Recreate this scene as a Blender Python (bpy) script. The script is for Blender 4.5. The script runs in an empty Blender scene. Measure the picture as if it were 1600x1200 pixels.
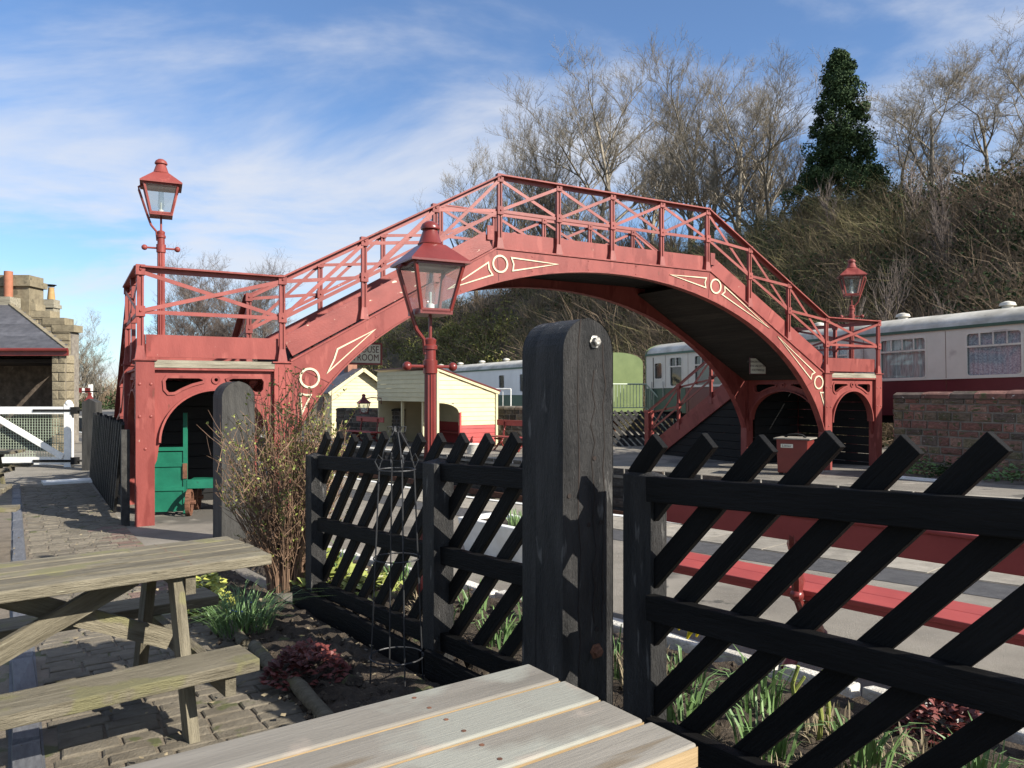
import bpy, math, random
import numpy as np
from mathutils import Vector, Matrix
from mathutils.geometry import tessellate_polygon

random.seed(7)
RNG = np.random.default_rng(7)
SC = bpy.context.scene
COL = SC.collection
R = math.radians

# ------------------------------------------------------------------ camera, sky, sun, exposure
EYE = 1.6
cam_d = bpy.data.cameras.new('camera')
cam_d.lens = 27.0
cam_d.sensor_width = 36.0
cam_d.shift_y = 13.0 / 1600.0
cam_d.clip_start = 0.05
cam_d.clip_end = 6000
cam = bpy.data.objects.new('camera', cam_d)
cam.location = (0, 0, EYE)
cam.rotation_euler = (R(90), 0, 0)
COL.objects.link(cam)
SC.camera = cam

SUN_EL, SUN_AZ = 31.0, 119.0       # azimuth clockwise from +Y
sx, sy, sz = (math.sin(R(SUN_AZ)) * math.cos(R(SUN_EL)), math.cos(R(SUN_AZ)) * math.cos(R(SUN_EL)), math.sin(R(SUN_EL)))
sun_d = bpy.data.lights.new('sun', 'SUN')
sun_d.energy = 5.0
sun_d.angle = R(0.5)
sun_d.color = (1.0, 0.94, 0.84)
sun = bpy.data.objects.new('sun', sun_d)
sun.rotation_euler = Vector((-sx, -sy, -sz)).to_track_quat('-Z', 'Y').to_euler()
sun.location = (20, -12, 30)
COL.objects.link(sun)

world = bpy.data.worlds.new('World')
SC.world = world
world.use_nodes = True
nt = world.node_tree
nt.nodes.clear()
N = nt.nodes.new
L = nt.links.new
out = N('ShaderNodeOutputWorld')
bg = N('ShaderNodeBackground')
bg.inputs['Strength'].default_value = 0.073
sky = N('ShaderNodeTexSky')
sky.sky_type = 'NISHITA'
sky.sun_disc = False
sky.sun_elevation = R(SUN_EL)
sky.sun_rotation = R(SUN_AZ)
sky.air_density = 1.0
sky.dust_density = 0.25
sky.ozone_density = 1.6
tc = N('ShaderNodeTexCoord')
sep = N('ShaderNodeSeparateXYZ')
L(tc.outputs['Generated'], sep.inputs[0])
addz = N('ShaderNodeMath'); addz.operation = 'ADD'; addz.inputs[1].default_value = 0.22
L(sep.outputs['Z'], addz.inputs[0])
absz = N('ShaderNodeMath'); absz.operation = 'MAXIMUM'; absz.inputs[1].default_value = 0.22
L(addz.outputs[0], absz.inputs[0])
dx = N('ShaderNodeMath'); dx.operation = 'DIVIDE'
dy = N('ShaderNodeMath'); dy.operation = 'DIVIDE'
L(sep.outputs['X'], dx.inputs[0]); L(absz.outputs[0], dx.inputs[1])
L(sep.outputs['Y'], dy.inputs[0]); L(absz.outputs[0], dy.inputs[1])
comb = N('ShaderNodeCombineXYZ')
L(dx.outputs[0], comb.inputs[0]); L(dy.outputs[0], comb.inputs[1])
mapc = N('ShaderNodeMapping')
mapc.inputs['Rotation'].default_value = (0, 0, R(-8))
mapc.inputs['Scale'].default_value = (0.85, 1.35, 1)
mapc.inputs['Location'].default_value = (11.1, 0.70, 0)
L(comb.outputs[0], mapc.inputs[0])
n1 = N('ShaderNodeTexNoise')
n1.inputs['Scale'].default_value = 1.05
n1.inputs['Detail'].default_value = 7
n1.inputs['Roughness'].default_value = 0.58
n1.inputs['Distortion'].default_value = 0.35
L(mapc.outputs[0], n1.inputs['Vector'])
ramp = N('ShaderNodeValToRGB')
ramp.color_ramp.interpolation = 'EASE'
ramp.color_ramp.elements[0].position = 0.395
ramp.color_ramp.elements[0].color = (0.03, 0.03, 0.03, 1)
ramp.color_ramp.elements[1].position = 0.66
ramp.color_ramp.elements[1].color = (0.85, 0.85, 0.85, 1)
L(n1.outputs['Fac'], ramp.inputs[0])
cmix = N('ShaderNodeMix'); cmix.data_type = 'RGBA'
L(ramp.outputs[0], cmix.inputs['Factor'])
tint = N('ShaderNodeMix'); tint.data_type = 'RGBA'; tint.blend_type = 'MULTIPLY'
tint.inputs['Factor'].default_value = 1.0
tint.inputs['B'].default_value = (0.84, 1.06, 1.32, 1)
L(sky.outputs[0], tint.inputs['A'])
L(tint.outputs['Result'], cmix.inputs['A'])
cmix.inputs['B'].default_value = (6.0, 6.2, 6.7, 1)
L(cmix.outputs['Result'], bg.inputs['Color'])
L(bg.outputs[0], out.inputs[0])

SC.view_settings.view_transform = 'Standard'
SC.view_settings.look = 'None'
SC.view_settings.gamma = 1
SC.view_settings.exposure = 0.88
SC.cycles.max_bounces = 6
SC.cycles.transparent_max_bounces = 12
SC.cycles.use_adaptive_sampling = True

# ------------------------------------------------------------------ materials
MATS = {}


def mat(name, c1, c2=None, scale=6.0, rough=0.6, bump=0.0, bscale=None, stretch=(1, 1, 1), rnd=0.0, spec=0.4, metal=0.0, detail=5,
        spots=None, coat=0.0, lo=0.35, hi=0.68, tones=None):
    """Principled material: two tones mixed by noise in object space, per-object variation, optional spots (colour, scale, threshold)."""
    if name in MATS:
        return MATS[name]
    m = bpy.data.materials.new(name)
    MATS[name] = m
    m.use_nodes = True
    t = m.node_tree
    t.nodes.clear()
    n, l = t.nodes.new, t.links.new
    o = n('ShaderNodeOutputMaterial')
    p = n('ShaderNodeBsdfPrincipled')
    l(p.outputs[0], o.inputs[0])
    p.inputs['Roughness'].default_value = rough
    p.inputs['Specular IOR Level'].default_value = spec
    p.inputs['Metallic'].default_value = metal
    p.inputs['Coat Weight'].default_value = coat
    c2 = c2 or tuple(x * 0.75 for x in c1)
    tcn = n('ShaderNodeTexCoord')
    inf = n('ShaderNodeObjectInfo')
    off = n('ShaderNodeVectorMath'); off.operation = 'SCALE'
    off.inputs[0].default_value = (13.1, 7.7, 5.3)
    l(inf.outputs['Random'], off.inputs['Scale'])
    ad = n('ShaderNodeVectorMath'); ad.operation = 'ADD'
    l(tcn.outputs['Object'], ad.inputs[0]); l(off.outputs[0], ad.inputs[1])
    mp = n('ShaderNodeMapping')
    mp.inputs['Scale'].default_value = stretch
    l(ad.outputs[0], mp.inputs[0])
    nz = n('ShaderNodeTexNoise')
    nz.inputs['Scale'].default_value = scale
    nz.inputs['Detail'].default_value = detail
    nz.inputs['Roughness'].default_value = 0.62
    l(mp.outputs[0], nz.inputs['Vector'])
    rp = n('ShaderNodeValToRGB')
    rp.color_ramp.elements[0].position = lo
    rp.color_ramp.elements[0].color = (*c2, 1)
    rp.color_ramp.elements[1].position = hi
    rp.color_ramp.elements[1].color = (*c1, 1)
    l(nz.outputs['Fac'], rp.inputs[0])
    col = rp.outputs[0]
    if tones:
        tr_ = n('ShaderNodeValToRGB')
        tr_.color_ramp.interpolation = 'CONSTANT'
        while len(tr_.color_ramp.elements) < len(tones):
            tr_.color_ramp.elements.new(0.5)
        for i_, c_ in enumerate(tones):
            tr_.color_ramp.elements[i_].position = i_ / len(tones)
            tr_.color_ramp.elements[i_].color = (*c_, 1)
        wn = n('ShaderNodeTexWhiteNoise'); wn.noise_dimensions = '1D'
        l(inf.outputs['Random'], wn.inputs['W'])
        l(wn.outputs['Value'], tr_.inputs[0])
        tm = n('ShaderNodeMix'); tm.data_type = 'RGBA'; tm.blend_type = 'MULTIPLY'
        tm.inputs['Factor'].default_value = 1.0
        l(col, tm.inputs['A']); l(tr_.outputs[0], tm.inputs['B'])
        col = tm.outputs['Result']
    for sp in ([spots] if spots and not isinstance(spots, list) else (spots or [])):
        sc_, ss, th = sp[0], sp[1], sp[2]
        v = n('ShaderNodeTexNoise')
        v.inputs['Scale'].default_value = ss
        v.inputs['Detail'].default_value = 4
        l(mp.outputs[0] if len(sp) < 4 else ad.outputs[0], v.inputs['Vector'])
        r2 = n('ShaderNodeValToRGB')
        r2.color_ramp.elements[0].position = th
        r2.color_ramp.elements[0].color = (0, 0, 0, 1)
        r2.color_ramp.elements[1].position = min(th + 0.05, 1)
        r2.color_ramp.elements[1].color = (1, 1, 1, 1)
        l(v.outputs['Fac'], r2.inputs[0])
        mx = n('ShaderNodeMix'); mx.data_type = 'RGBA'
        l(r2.outputs[0], mx.inputs['Factor'])
        l(col, mx.inputs['A'])
        mx.inputs['B'].default_value = (*sc_, 1)
        col = mx.outputs['Result']
    if rnd:
        mr = n('ShaderNodeMapRange')
        mr.inputs['To Min'].default_value = 1 - rnd
        mr.inputs['To Max'].default_value = 1 + rnd
        l(inf.outputs['Random'], mr.inputs['Value'])
        hs = n('ShaderNodeHueSaturation')
        l(mr.outputs[0], hs.inputs['Value'])
        l(col, hs.inputs['Color'])
        col = hs.outputs[0]
    l(col, p.inputs['Base Color'])
    if bump:
        nb = n('ShaderNodeTexNoise')
        nb.inputs['Scale'].default_value = bscale or scale * 3
        nb.inputs['Detail'].default_value = 6
        nb.inputs['Roughness'].default_value = 0.65
        l(mp.outputs[0], nb.inputs['Vector'])
        bp = n('ShaderNodeBump')
        bp.inputs['Strength'].default_value = min(1.0, bump)
        bp.inputs['Distance'].default_value = 0.02
        l(nb.outputs['Fac'], bp.inputs['Height'])
        l(bp.outputs[0], p.inputs['Normal'])
    return m


def glass(name, tint=(0.9, 0.95, 0.95), refl=0.12):
    if name in MATS:
        return MATS[name]
    m = bpy.data.materials.new(name)
    MATS[name] = m
    m.use_nodes = True
    t = m.node_tree
    t.nodes.clear()
    n, l = t.nodes.new, t.links.new
    o = n('ShaderNodeOutputMaterial')
    a = n('ShaderNodeBsdfTransparent'); a.inputs[0].default_value = (*tint, 1)
    g = n('ShaderNodeBsdfGlossy'); g.inputs['Roughness'].default_value = 0.05
    d = n('ShaderNodeBsdfDiffuse'); d.inputs[0].default_value = (0.45, 0.47, 0.45, 1)
    m1 = n('ShaderNodeMixShader'); m1.inputs[0].default_value = 0.08
    l(a.outputs[0], m1.inputs[1]); l(d.outputs[0], m1.inputs[2])
    mx = n('ShaderNodeMixShader'); mx.inputs[0].default_value = refl
    l(m1.outputs[0], mx.inputs[1]); l(g.outputs[0], mx.inputs[2])
    l(mx.outputs[0], o.inputs[0])
    return m


RED = mat('faded_red_paint', (0.262, 0.061, 0.050), (0.195, 0.042, 0.035), 1.6, 0.5, 0.15, 30, stretch=(1.6, 1.6, 0.5), rnd=0.10, spec=0.3,
          spots=[((0.175, 0.034, 0.028), 2.0, 0.575), ((0.275, 0.070, 0.057), 2.9, 0.60), ((0.14, 0.040, 0.028), 8, 0.69), ((0.40, 0.26, 0.20), 16.0, 0.735)])
RED_RAIL = mat('pink_faded_red_paint', (0.285, 0.076, 0.062), (0.205, 0.044, 0.036), 2.2, 0.42, 0.08, 30, rnd=0.10,
               spots=[((0.55, 0.40, 0.33), 18.0, 0.74)])
RED_PEEL = mat('peeling_red_paint', (0.255, 0.055, 0.044), (0.185, 0.037, 0.030), 2.0, 0.5, 0.2, 25, stretch=(1, 1, 2.2), rnd=0.05,
               spots=[((0.66, 0.56, 0.42), 5.5, 0.655)])
RED_LAMP = mat('deep_red_gloss_paint', (0.175, 0.027, 0.022), (0.125, 0.019, 0.016), 3.0, 0.32, 0.05, 30, spec=0.5)
RED_BENCH = mat('bench_red_paint', (0.37, 0.066, 0.056), (0.29, 0.048, 0.042), 3.0, 0.45, 0.08, 30)
DARKRED = mat('dark_red_paint', (0.13, 0.018, 0.018), (0.09, 0.014, 0.014), 3.0, 0.4)
CREAM_TRIM = mat('cream_motif_paint', (0.66, 0.585, 0.41), (0.56, 0.49, 0.33), 6, 0.5)
BLACK = mat('black_timber_paint', (0.0085, 0.008, 0.008), (0.004, 0.004, 0.004), 5, 0.65, 0.45, 26, stretch=(0.35, 3, 3), rnd=0.3, spec=0.12,
            spots=[((0.045, 0.047, 0.024), 3.5, 0.69)])
BLACK_PLAIN = mat('tarred_black_boards', (0.008, 0.0075, 0.007), (0.004, 0.004, 0.004), 5, 0.8, 0.3, 20, stretch=(0.4, 3, 3), rnd=0.3)
GATEPOST = mat('worn_black_gatepost', (0.050, 0.048, 0.046), (0.018, 0.018, 0.018), 4, 0.5, 0.9, 55, stretch=(2.5, 2.5, 0.5), spec=0.22,
               spots=[((0.11, 0.106, 0.10), 9.0, 0.64)])
GREYPOST = mat('grey_weathered_post', (0.058, 0.055, 0.049), (0.022, 0.021, 0.019), 4, 0.7, 0.6, 40, stretch=(2.5, 2.5, 0.4))
OLDWOOD = mat('weathered_grey_timber', (0.225, 0.198, 0.140), (0.092, 0.079, 0.052), 3.2, 0.85, 0.8, 14, stretch=(1.1, 10, 10), rnd=0.2, lo=0.3, hi=0.72,
              spots=[((0.165, 0.153, 0.078), 3.4, 0.575, 1), ((0.30, 0.28, 0.20), 5, 0.70), ((0.05, 0.044, 0.032), 4, 0.70)])
BEAMWOOD = mat('bleached_bearing_timber', (0.36, 0.33, 0.25), (0.17, 0.15, 0.11), 3, 0.85, 0.6, 20, stretch=(0.5, 6, 6), rnd=0.1)
NEWWOOD = mat('pale_planed_pine', (0.25, 0.228, 0.192), (0.17, 0.154, 0.128), 1.6, 0.7, 0.22, 22, stretch=(0.55, 6, 6), rnd=0.08,
              spots=[((0.265, 0.262, 0.222), 1.7, 0.56, 1), ((0.31, 0.262, 0.215), 2.6, 0.62, 1), ((0.17, 0.138, 0.098), 1.7, 0.66), ((0.12, 0.092, 0.066), 6, 0.70, 1)])
PINE_EDGE = mat('fresh_orange_pine_edge', (0.38, 0.27, 0.145), (0.28, 0.195, 0.10), 4, 0.6, 0.2, 20, stretch=(0.5, 8, 8))
TARMAC = mat('gritty_tarmac', (0.26, 0.235, 0.195), (0.165, 0.148, 0.122), 1.3, 0.9, 0.6, 120, detail=10, spots=[((0.30, 0.28, 0.25), 90, 0.62), ((0.11, 0.10, 0.085), 0.7, 0.56), ((0.07, 0.066, 0.056), 2.5, 0.66), ((0.33, 0.30, 0.25), 1.6, 0.66)])
ASPHALT = mat('dark_asphalt', (0.085, 0.085, 0.088), (0.055, 0.055, 0.058), 8, 0.9, 0.6, 140, spots=[((0.16, 0.16, 0.16), 110, 0.66)])
SLABM = mat('gritstone_slab', (0.33, 0.30, 0.25), (0.22, 0.20, 0.165), 5, 0.9, 0.5, 90, rnd=0.14, spots=[((0.15, 0.14, 0.11), 60, 0.64)])
WHITEPAINT = mat('white_paint', (0.80, 0.80, 0.77), (0.66, 0.65, 0.61), 5, 0.55, 0.1, 30)
WHITESTONE = mat('limewashed_stone', (0.74, 0.72, 0.66), (0.50, 0.47, 0.41), 9, 0.9, 0.8, 60, rnd=0.15)
PAVER = mat('worn_brick_setts', (0.235, 0.205, 0.155), (0.135, 0.115, 0.085), 6, 0.85, 0.6, 60, rnd=0.28, spots=[((0.10, 0.105, 0.045), 5, 0.62)])
PAVER_RED = mat('red_brick_sett', (0.235, 0.16, 0.125), (0.15, 0.10, 0.08), 6, 0.85, 0.6, 60, rnd=0.2)
FLAG = mat('mossy_stone_flag', (0.20, 0.165, 0.125), (0.115, 0.095, 0.068), 4, 0.75, 0.7, 40, rnd=0.25, spots=[((0.095, 0.10, 0.045), 4, 0.6)])
KERBSTONE = mat('blue_grey_kerb_stone', (0.15, 0.155, 0.165), (0.09, 0.092, 0.10), 5, 0.55, 0.3, 50, rnd=0.12)
SOIL = mat('dark_garden_soil', (0.095, 0.072, 0.050), (0.040, 0.030, 0.021), 9, 0.95, 1.0, 70, spots=[((0.16, 0.13, 0.09), 30, 0.64), ((0.09, 0.10, 0.04), 5, 0.63)])
BEDSOIL = mat('sunny_bed_soil', (0.12, 0.088, 0.058), (0.055, 0.040, 0.027), 9, 0.95, 1.0, 70, spots=[((0.12, 0.13, 0.05), 7, 0.62)])
BALLAST = mat('dark_ballast', (0.10, 0.09, 0.08), (0.04, 0.037, 0.034), 30, 0.95, 1.0, 40)
GRASSLAND = mat('rough_grass', (0.09, 0.10, 0.035), (0.06, 0.055, 0.028), 0.15, 0.95, 0.4, 3)
HILLGROUND = mat('hillside_leaf_litter', (0.12, 0.088, 0.056), (0.05, 0.042, 0.025), 0.45, 0.95, 1.0, 2.5, detail=10)
STONE_A = mat('brown_sandstone', (0.34, 0.27, 0.23), (0.15, 0.12, 0.10), 4, 0.9, 0.9, 14, rnd=0.25, tones=[(.95, .58, .52), (.70, .66, .54), (.45, .43, .40), (1.0, .74, .64), (.78, .48, .44), (.58, .60, .42), (.85, .52, .46)], spots=[((0.075, 0.08, 0.035), 2.2, 0.57), ((0.62, 0.60, 0.54), 9, 0.665)])
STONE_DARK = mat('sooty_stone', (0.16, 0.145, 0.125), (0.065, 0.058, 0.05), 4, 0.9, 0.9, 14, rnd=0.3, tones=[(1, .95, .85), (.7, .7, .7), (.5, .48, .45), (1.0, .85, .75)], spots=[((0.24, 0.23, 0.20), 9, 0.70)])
STONE_GOLD = mat('golden_sandstone', (0.29, 0.245, 0.16), (0.18, 0.15, 0.098), 5, 0.9, 0.6, 25, rnd=0.2, spots=[((0.14, 0.12, 0.08), 2.5, 0.62)])
MORTAR = mat('lime_mortar', (0.25, 0.225, 0.185), (0.15, 0.13, 0.11), 8, 0.95, 0.6, 50)
MORTAR_DARK = mat('sooty_mortar', (0.10, 0.09, 0.08), (0.06, 0.055, 0.05), 8, 0.95, 0.6, 50)
SLATE = mat('grey_slate', (0.105, 0.105, 0.115), (0.06, 0.06, 0.068), 4, 0.6, 0.4, 30, rnd=0.2)
CREAM = mat('cream_weatherboard_paint', (0.60, 0.53, 0.325), (0.52, 0.455, 0.27), 2.5, 0.55, 0.1, 30, rnd=0.06)
MAROON_BOARD = mat('maroon_weatherboard_paint', (0.40, 0.055, 0.05), (0.30, 0.04, 0.038), 2.5, 0.5, 0.1, 30, rnd=0.08)
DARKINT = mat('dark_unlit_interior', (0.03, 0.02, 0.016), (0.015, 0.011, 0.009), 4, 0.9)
COACH_CREAM = mat('coach_cream_paint', (0.70, 0.645, 0.545), (0.60, 0.55, 0.455), 0.9, 0.5, 0.02, 30, spots=[((0.46, 0.41, 0.35), 1.1, 0.68)])
COACH_MAROON = mat('coach_maroon_paint', (0.13, 0.026, 0.032), (0.095, 0.020, 0.024), 1.2, 0.3, 0.02, 30)
COACH_GREEN = mat('coach_green_paint', (0.055, 0.115, 0.075), (0.04, 0.085, 0.055), 1.2, 0.35)
COACH_LIME = mat('coach_end_light_green_paint', (0.135, 0.175, 0.07), (0.10, 0.135, 0.052), 1.4, 0.4, 0.03, 20)
COACH_WHITE = mat('coach_white_paint', (0.74, 0.75, 0.74), (0.66, 0.67, 0.66), 0.8, 0.4)
ROOF_WHITE = mat('stained_white_roof', (0.60, 0.575, 0.51), (0.34, 0.32, 0.27), 1.4, 0.7, 0.2, 10, spots=[((0.30, 0.21, 0.12), 2.2, 0.67), ((0.10, 0.11, 0.12), 3.1, 0.735)])
CURTAIN = mat('lace_curtain', (0.72, 0.71, 0.72), (0.34, 0.34, 0.38), 26, 0.9, 0.0, stretch=(1, 1, 1), detail=2)
CURTAIN_B = mat('pleated_curtain', (0.66, 0.68, 0.62), (0.32, 0.35, 0.32), 9, 0.9, 0.0, stretch=(3, 3, 0.25), detail=2)
GREEN_BARROW = mat('barrow_green_paint', (0.016, 0.165, 0.098), (0.011, 0.115, 0.070), 3, 0.4, 0.1, 30, rnd=0.06, spots=[((0.02, 0.09, 0.06), 6, 0.70)])
RUST = mat('rusty_iron', (0.20, 0.09, 0.05), (0.10, 0.045, 0.028), 9, 0.85, 0.4, 40)
STEEL = mat('galvanised_bolt', (0.42, 0.42, 0.40), (0.26, 0.24, 0.21), 20, 0.45, 0.2, 60, metal=0.7)
WIRE = mat('dull_wire', (0.045, 0.047, 0.05), (0.03, 0.03, 0.032), 20, 0.5, metal=0.3)
RAILMETAL = mat('pale_green_railing_paint', (0.42, 0.48, 0.36), (0.33, 0.38, 0.28), 5, 0.5)
BRICK = mat('chimney_brick', (0.30, 0.14, 0.09), (0.20, 0.10, 0.07), 8, 0.9, 0.5, 40, rnd=0.15)
TERRACOTTA = mat('terracotta_pot', (0.36, 0.14, 0.08), (0.28, 0.11, 0.062), 6, 0.8)
BUFFPOT = mat('buff_chimney_pot', (0.48, 0.31, 0.13), (0.40, 0.25, 0.10), 6, 0.8)
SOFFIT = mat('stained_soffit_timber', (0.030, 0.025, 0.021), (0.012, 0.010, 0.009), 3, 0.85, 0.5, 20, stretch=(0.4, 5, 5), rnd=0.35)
BARK = mat('grey_brown_bark', (0.30, 0.26, 0.20), (0.135, 0.115, 0.087), 3, 0.9, rnd=0.25)
BARK_BIRCH = mat('pale_birch_bark', (0.23, 0.19, 0.16), (0.10, 0.074, 0.064), 2, 0.9, rnd=0.2)
TWIG_BROWN = mat('brown_scrub_twigs', (0.32, 0.235, 0.155), (0.11, 0.08, 0.055), 0.35, 0.95, detail=8)
TWIG_OLIVE = mat('olive_scrub_twigs', (0.29, 0.25, 0.12), (0.095, 0.088, 0.042), 0.35, 0.95, detail=8)
TWIG_PALE = mat('pale_dry_stems', (0.30, 0.245, 0.155), (0.18, 0.145, 0.09), 3, 0.9)
IVY = mat('dark_ivy_leaves', (0.036, 0.056, 0.020), (0.016, 0.028, 0.011), 0.8, 0.8, spec=0.15, detail=8)
HOLLY = mat('glossy_evergreen_leaves', (0.055, 0.088, 0.034), (0.022, 0.040, 0.017), 1.2, 0.8, spec=0.15, detail=8)
GORSE = mat('gorse_foliage', (0.20, 0.185, 0.038), (0.065, 0.080, 0.027), 0.8, 0.8, detail=8)
BUSHTWIG = mat('reddish_brown_bush_stem', (0.26, 0.165, 0.105), (0.13, 0.078, 0.050), 4, 0.85)
BUDLEAF = mat('young_yellow_green_leaf', (0.29, 0.32, 0.075), (0.18, 0.21, 0.05), 5, 0.6)
BLADE = mat('daffodil_blade_green', (0.16, 0.26, 0.085), (0.09, 0.16, 0.06), 4, 0.5)
YELLOWLEAF = mat('variegated_yellow_leaf', (0.50, 0.47, 0.10), (0.22, 0.27, 0.06), 12, 0.5)
HEUCHERA = mat('red_bronze_leaf', (0.20, 0.046, 0.036), (0.07, 0.020, 0.018), 6, 0.5)
PETAL = mat('daffodil_yellow', (0.85, 0.68, 0.03), (0.75, 0.55, 0.02), 6, 0.5)
PALEFLOWER = mat('pale_primrose_petal', (0.70, 0.68, 0.45), (0.6, 0.58, 0.36), 6, 0.6)
LANTERNGLASS = glass('lantern_glass', (0.86, 0.90, 0.90), 0.10)
COACHGLASS = glass('coach_window_glass', (0.80, 0.85, 0.86), 0.09)
CLEARWHITE = mat('gas_mantle_white', (0.8, 0.8, 0.76), None, 5, 0.4)
SIGNWHITE = mat('enamel_sign_white', (0.72, 0.69, 0.58), (0.62, 0.59, 0.48), 5, 0.4)
LETTERBROWN = mat('brown_sign_lettering', (0.10, 0.03, 0.02), None, 5, 0.5)
LETTERGREY = mat('grey_sign_lettering', (0.12, 0.10, 0.09), None, 5, 0.5)

# ------------------------------------------------------------------ mesh helpers


class MB:
    def __init__(self):
        self.v, self.f, self.mi = [], [], []
        self.cur = 0

    def add(self, vs, fs):
        b = len(self.v)
        self.v += [tuple(p) for p in vs]
        self.f += [tuple(b + i for i in q) for q in fs]
        self.mi += [self.cur] * len(fs)
        return self

    def box(self, x0, x1, y0, y1, z0, z1, M=None):
        vs = [Vector(p) for p in ((x0, y0, z0), (x1, y0, z0), (x1, y1, z0), (x0, y1, z0), (x0, y0, z1), (x1, y0, z1), (x1, y1, z1), (x0, y1, z1))]
        if M is not None:
            vs = [M @ p for p in vs]
        return self.add(vs, [(3, 2, 1, 0), (4, 5, 6, 7), (0, 1, 5, 4), (1, 2, 6, 5), (2, 3, 7, 6), (3, 0, 4, 7)])

    def bar(self, p0, p1, w, h, up=(0, 0, 1)):
        p0, p1, up = Vector(p0), Vector(p1), Vector(up)
        d = (p1 - p0).normalized()
        s = d.cross(up)
        if s.length < 1e-4:
            s = d.cross(Vector((1, 0, 0)))
        s.normalize()
        u = s.cross(d)
        vs = []
        for p in (p0, p1):
            for a, b in ((-1, -1), (1, -1), (1, 1), (-1, 1)):
                vs.append(p + s * (a * w / 2) + u * (b * h / 2))
        return self.add(vs, [(0, 1, 2, 3), (7, 6, 5, 4), (0, 4, 5, 1), (1, 5, 6, 2), (2, 6, 7, 3), (3, 7, 4, 0)])

    def tube(self, pts, rad, n=8, caps=True):
        pts = [Vector(p) for p in pts]
        if not hasattr(rad, '__len__'):
            rad = [rad] * len(pts)
        vs, fs = [], []
        ref = Vector((0.31, 0.17, 0.93))
        for i, p in enumerate(pts):
            d = (pts[min(i + 1, len(pts) - 1)] - pts[max(i - 1, 0)]).normalized()
            s = d.cross(ref)
            if s.length < 1e-3:
                s = d.cross(Vector((1, 0, 0)))
            s.normalize()
            u = s.cross(d)
            for k in range(n):
                a = 2 * math.pi * k / n
                vs.append(p + (s * math.cos(a) + u * math.sin(a)) * rad[i])
        for i in range(len(pts) - 1):
            for k in range(n):
                fs.append((i * n + k, i * n + (k + 1) % n, (i + 1) * n + (k + 1) % n, (i + 1) * n + k))
        if caps:
            fs.append(tuple(range(n))[::-1])
            fs.append(tuple(range((len(pts) - 1) * n, len(pts) * n)))
        return self.add(vs, fs)

    def lathe(self, prof, n=16, c=(0, 0, 0), phase=0.0):
        vs, fs = [], []
        for r, z in prof:
            for k in range(n):
                a = 2 * math.pi * k / n + phase
                vs.append((c[0] + r * math.cos(a), c[1] + r * math.sin(a), c[2] + z))
        for i in range(len(prof) - 1):
            for k in range(n):
                fs.append((i * n + k, i * n + (k + 1) % n, (i + 1) * n + (k + 1) % n, (i + 1) * n + k))
        fs.append(tuple(range(n))[::-1])
        fs.append(tuple(range((len(prof) - 1) * n, len(prof) * n)))
        return self.add(vs, fs)

    def sphere(self, c, r, n=10, m=6, sc=(1, 1, 1)):
        prof = [(max(1e-4, r * math.sin(math.pi * i / m)), -r * math.cos(math.pi * i / m)) for i in range(m + 1)]
        b = len(self.v)
        self.lathe(prof, n)
        for i in range(b, len(self.v)):
            x, y, z = self.v[i]
            self.v[i] = (c[0] + x * sc[0], c[1] + y * sc[1], c[2] + z * sc[2])
        return self

    def plate(self, outer, holes, fn, t0, t1):
        """2-D outline with holes, extruded from t0 to t1; fn(a, b, t) -> 3-D point."""
        loops = [outer] + list(holes)
        tris = tessellate_polygon([[Vector((a, b, 0)) for a, b in lp] for lp in loops])
        flat = [p for lp in loops for p in lp]
        n = len(flat)
        vs = [fn(a, b, t0) for a, b in flat] + [fn(a, b, t1) for a, b in flat]
        fs = [tuple(t) for t in tris] + [tuple(n + i for i in reversed(t)) for t in tris]
        k = 0
        for lp in loops:
            m = len(lp)
            for i in range(m):
                a, b = k + i, k + (i + 1) % m
                fs.append((a, b, n + b, n + a))
            k += m
        return self.add(vs, fs)

    def mesh(self, name, mats, smooth=False):
        me = bpy.data.meshes.new(name)
        me.from_pydata([tuple(p) for p in self.v], [], self.f)
        for m in (mats if isinstance(mats, (list, tuple)) else [mats]):
            me.materials.append(m)
        if len(me.materials) > 1:
            me.polygons.foreach_set('material_index', self.mi)
        if smooth:
            me.polygons.foreach_set('use_smooth', [True] * len(me.polygons))
            me.set_sharp_from_angle(angle=R(42))
        me.update()
        return me

    def build(self, name, mats, parent=None, smooth=False, bevel=0.0):
        return link(name, self.mesh(name, mats, smooth), parent, bevel=bevel)


def link(name, me, parent=None, M=None, bevel=0.0):
    o = bpy.data.objects.new(name, me)
    COL.objects.link(o)
    if parent is not None:
        o.parent = parent
    if M is not None:
        o.matrix_basis = M
    if bevel:
        b = o.modifiers.new('edge', 'BEVEL')
        b.width = bevel
        b.segments = 2
        b.limit_method = 'ANGLE'
    return o


def thing(name, label, cat, loc=(0, 0, 0), rz=0.0, group=None, M=None):
    o = bpy.data.objects.new(name, None)
    COL.objects.link(o)
    o.empty_display_size = 0.2
    if M is not None:
        o.matrix_basis = M
    else:
        o.location = loc
        o.rotation_euler = (0, 0, rz)
    return tag(o, label, cat, group)


def tag(o, label=None, cat=None, group=None, kind=None):
    if label:
        o['label'] = label
    if cat:
        o['category'] = cat
    if group:
        o['group'] = group
    if kind:
        o['kind'] = kind
    return o


def copy_tree(o, parent=None):
    c = o.copy()
    COL.objects.link(c)
    c.parent = parent
    for ch in list(o.children):
        copy_tree(ch, c)
    return c


_PL = {}


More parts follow.
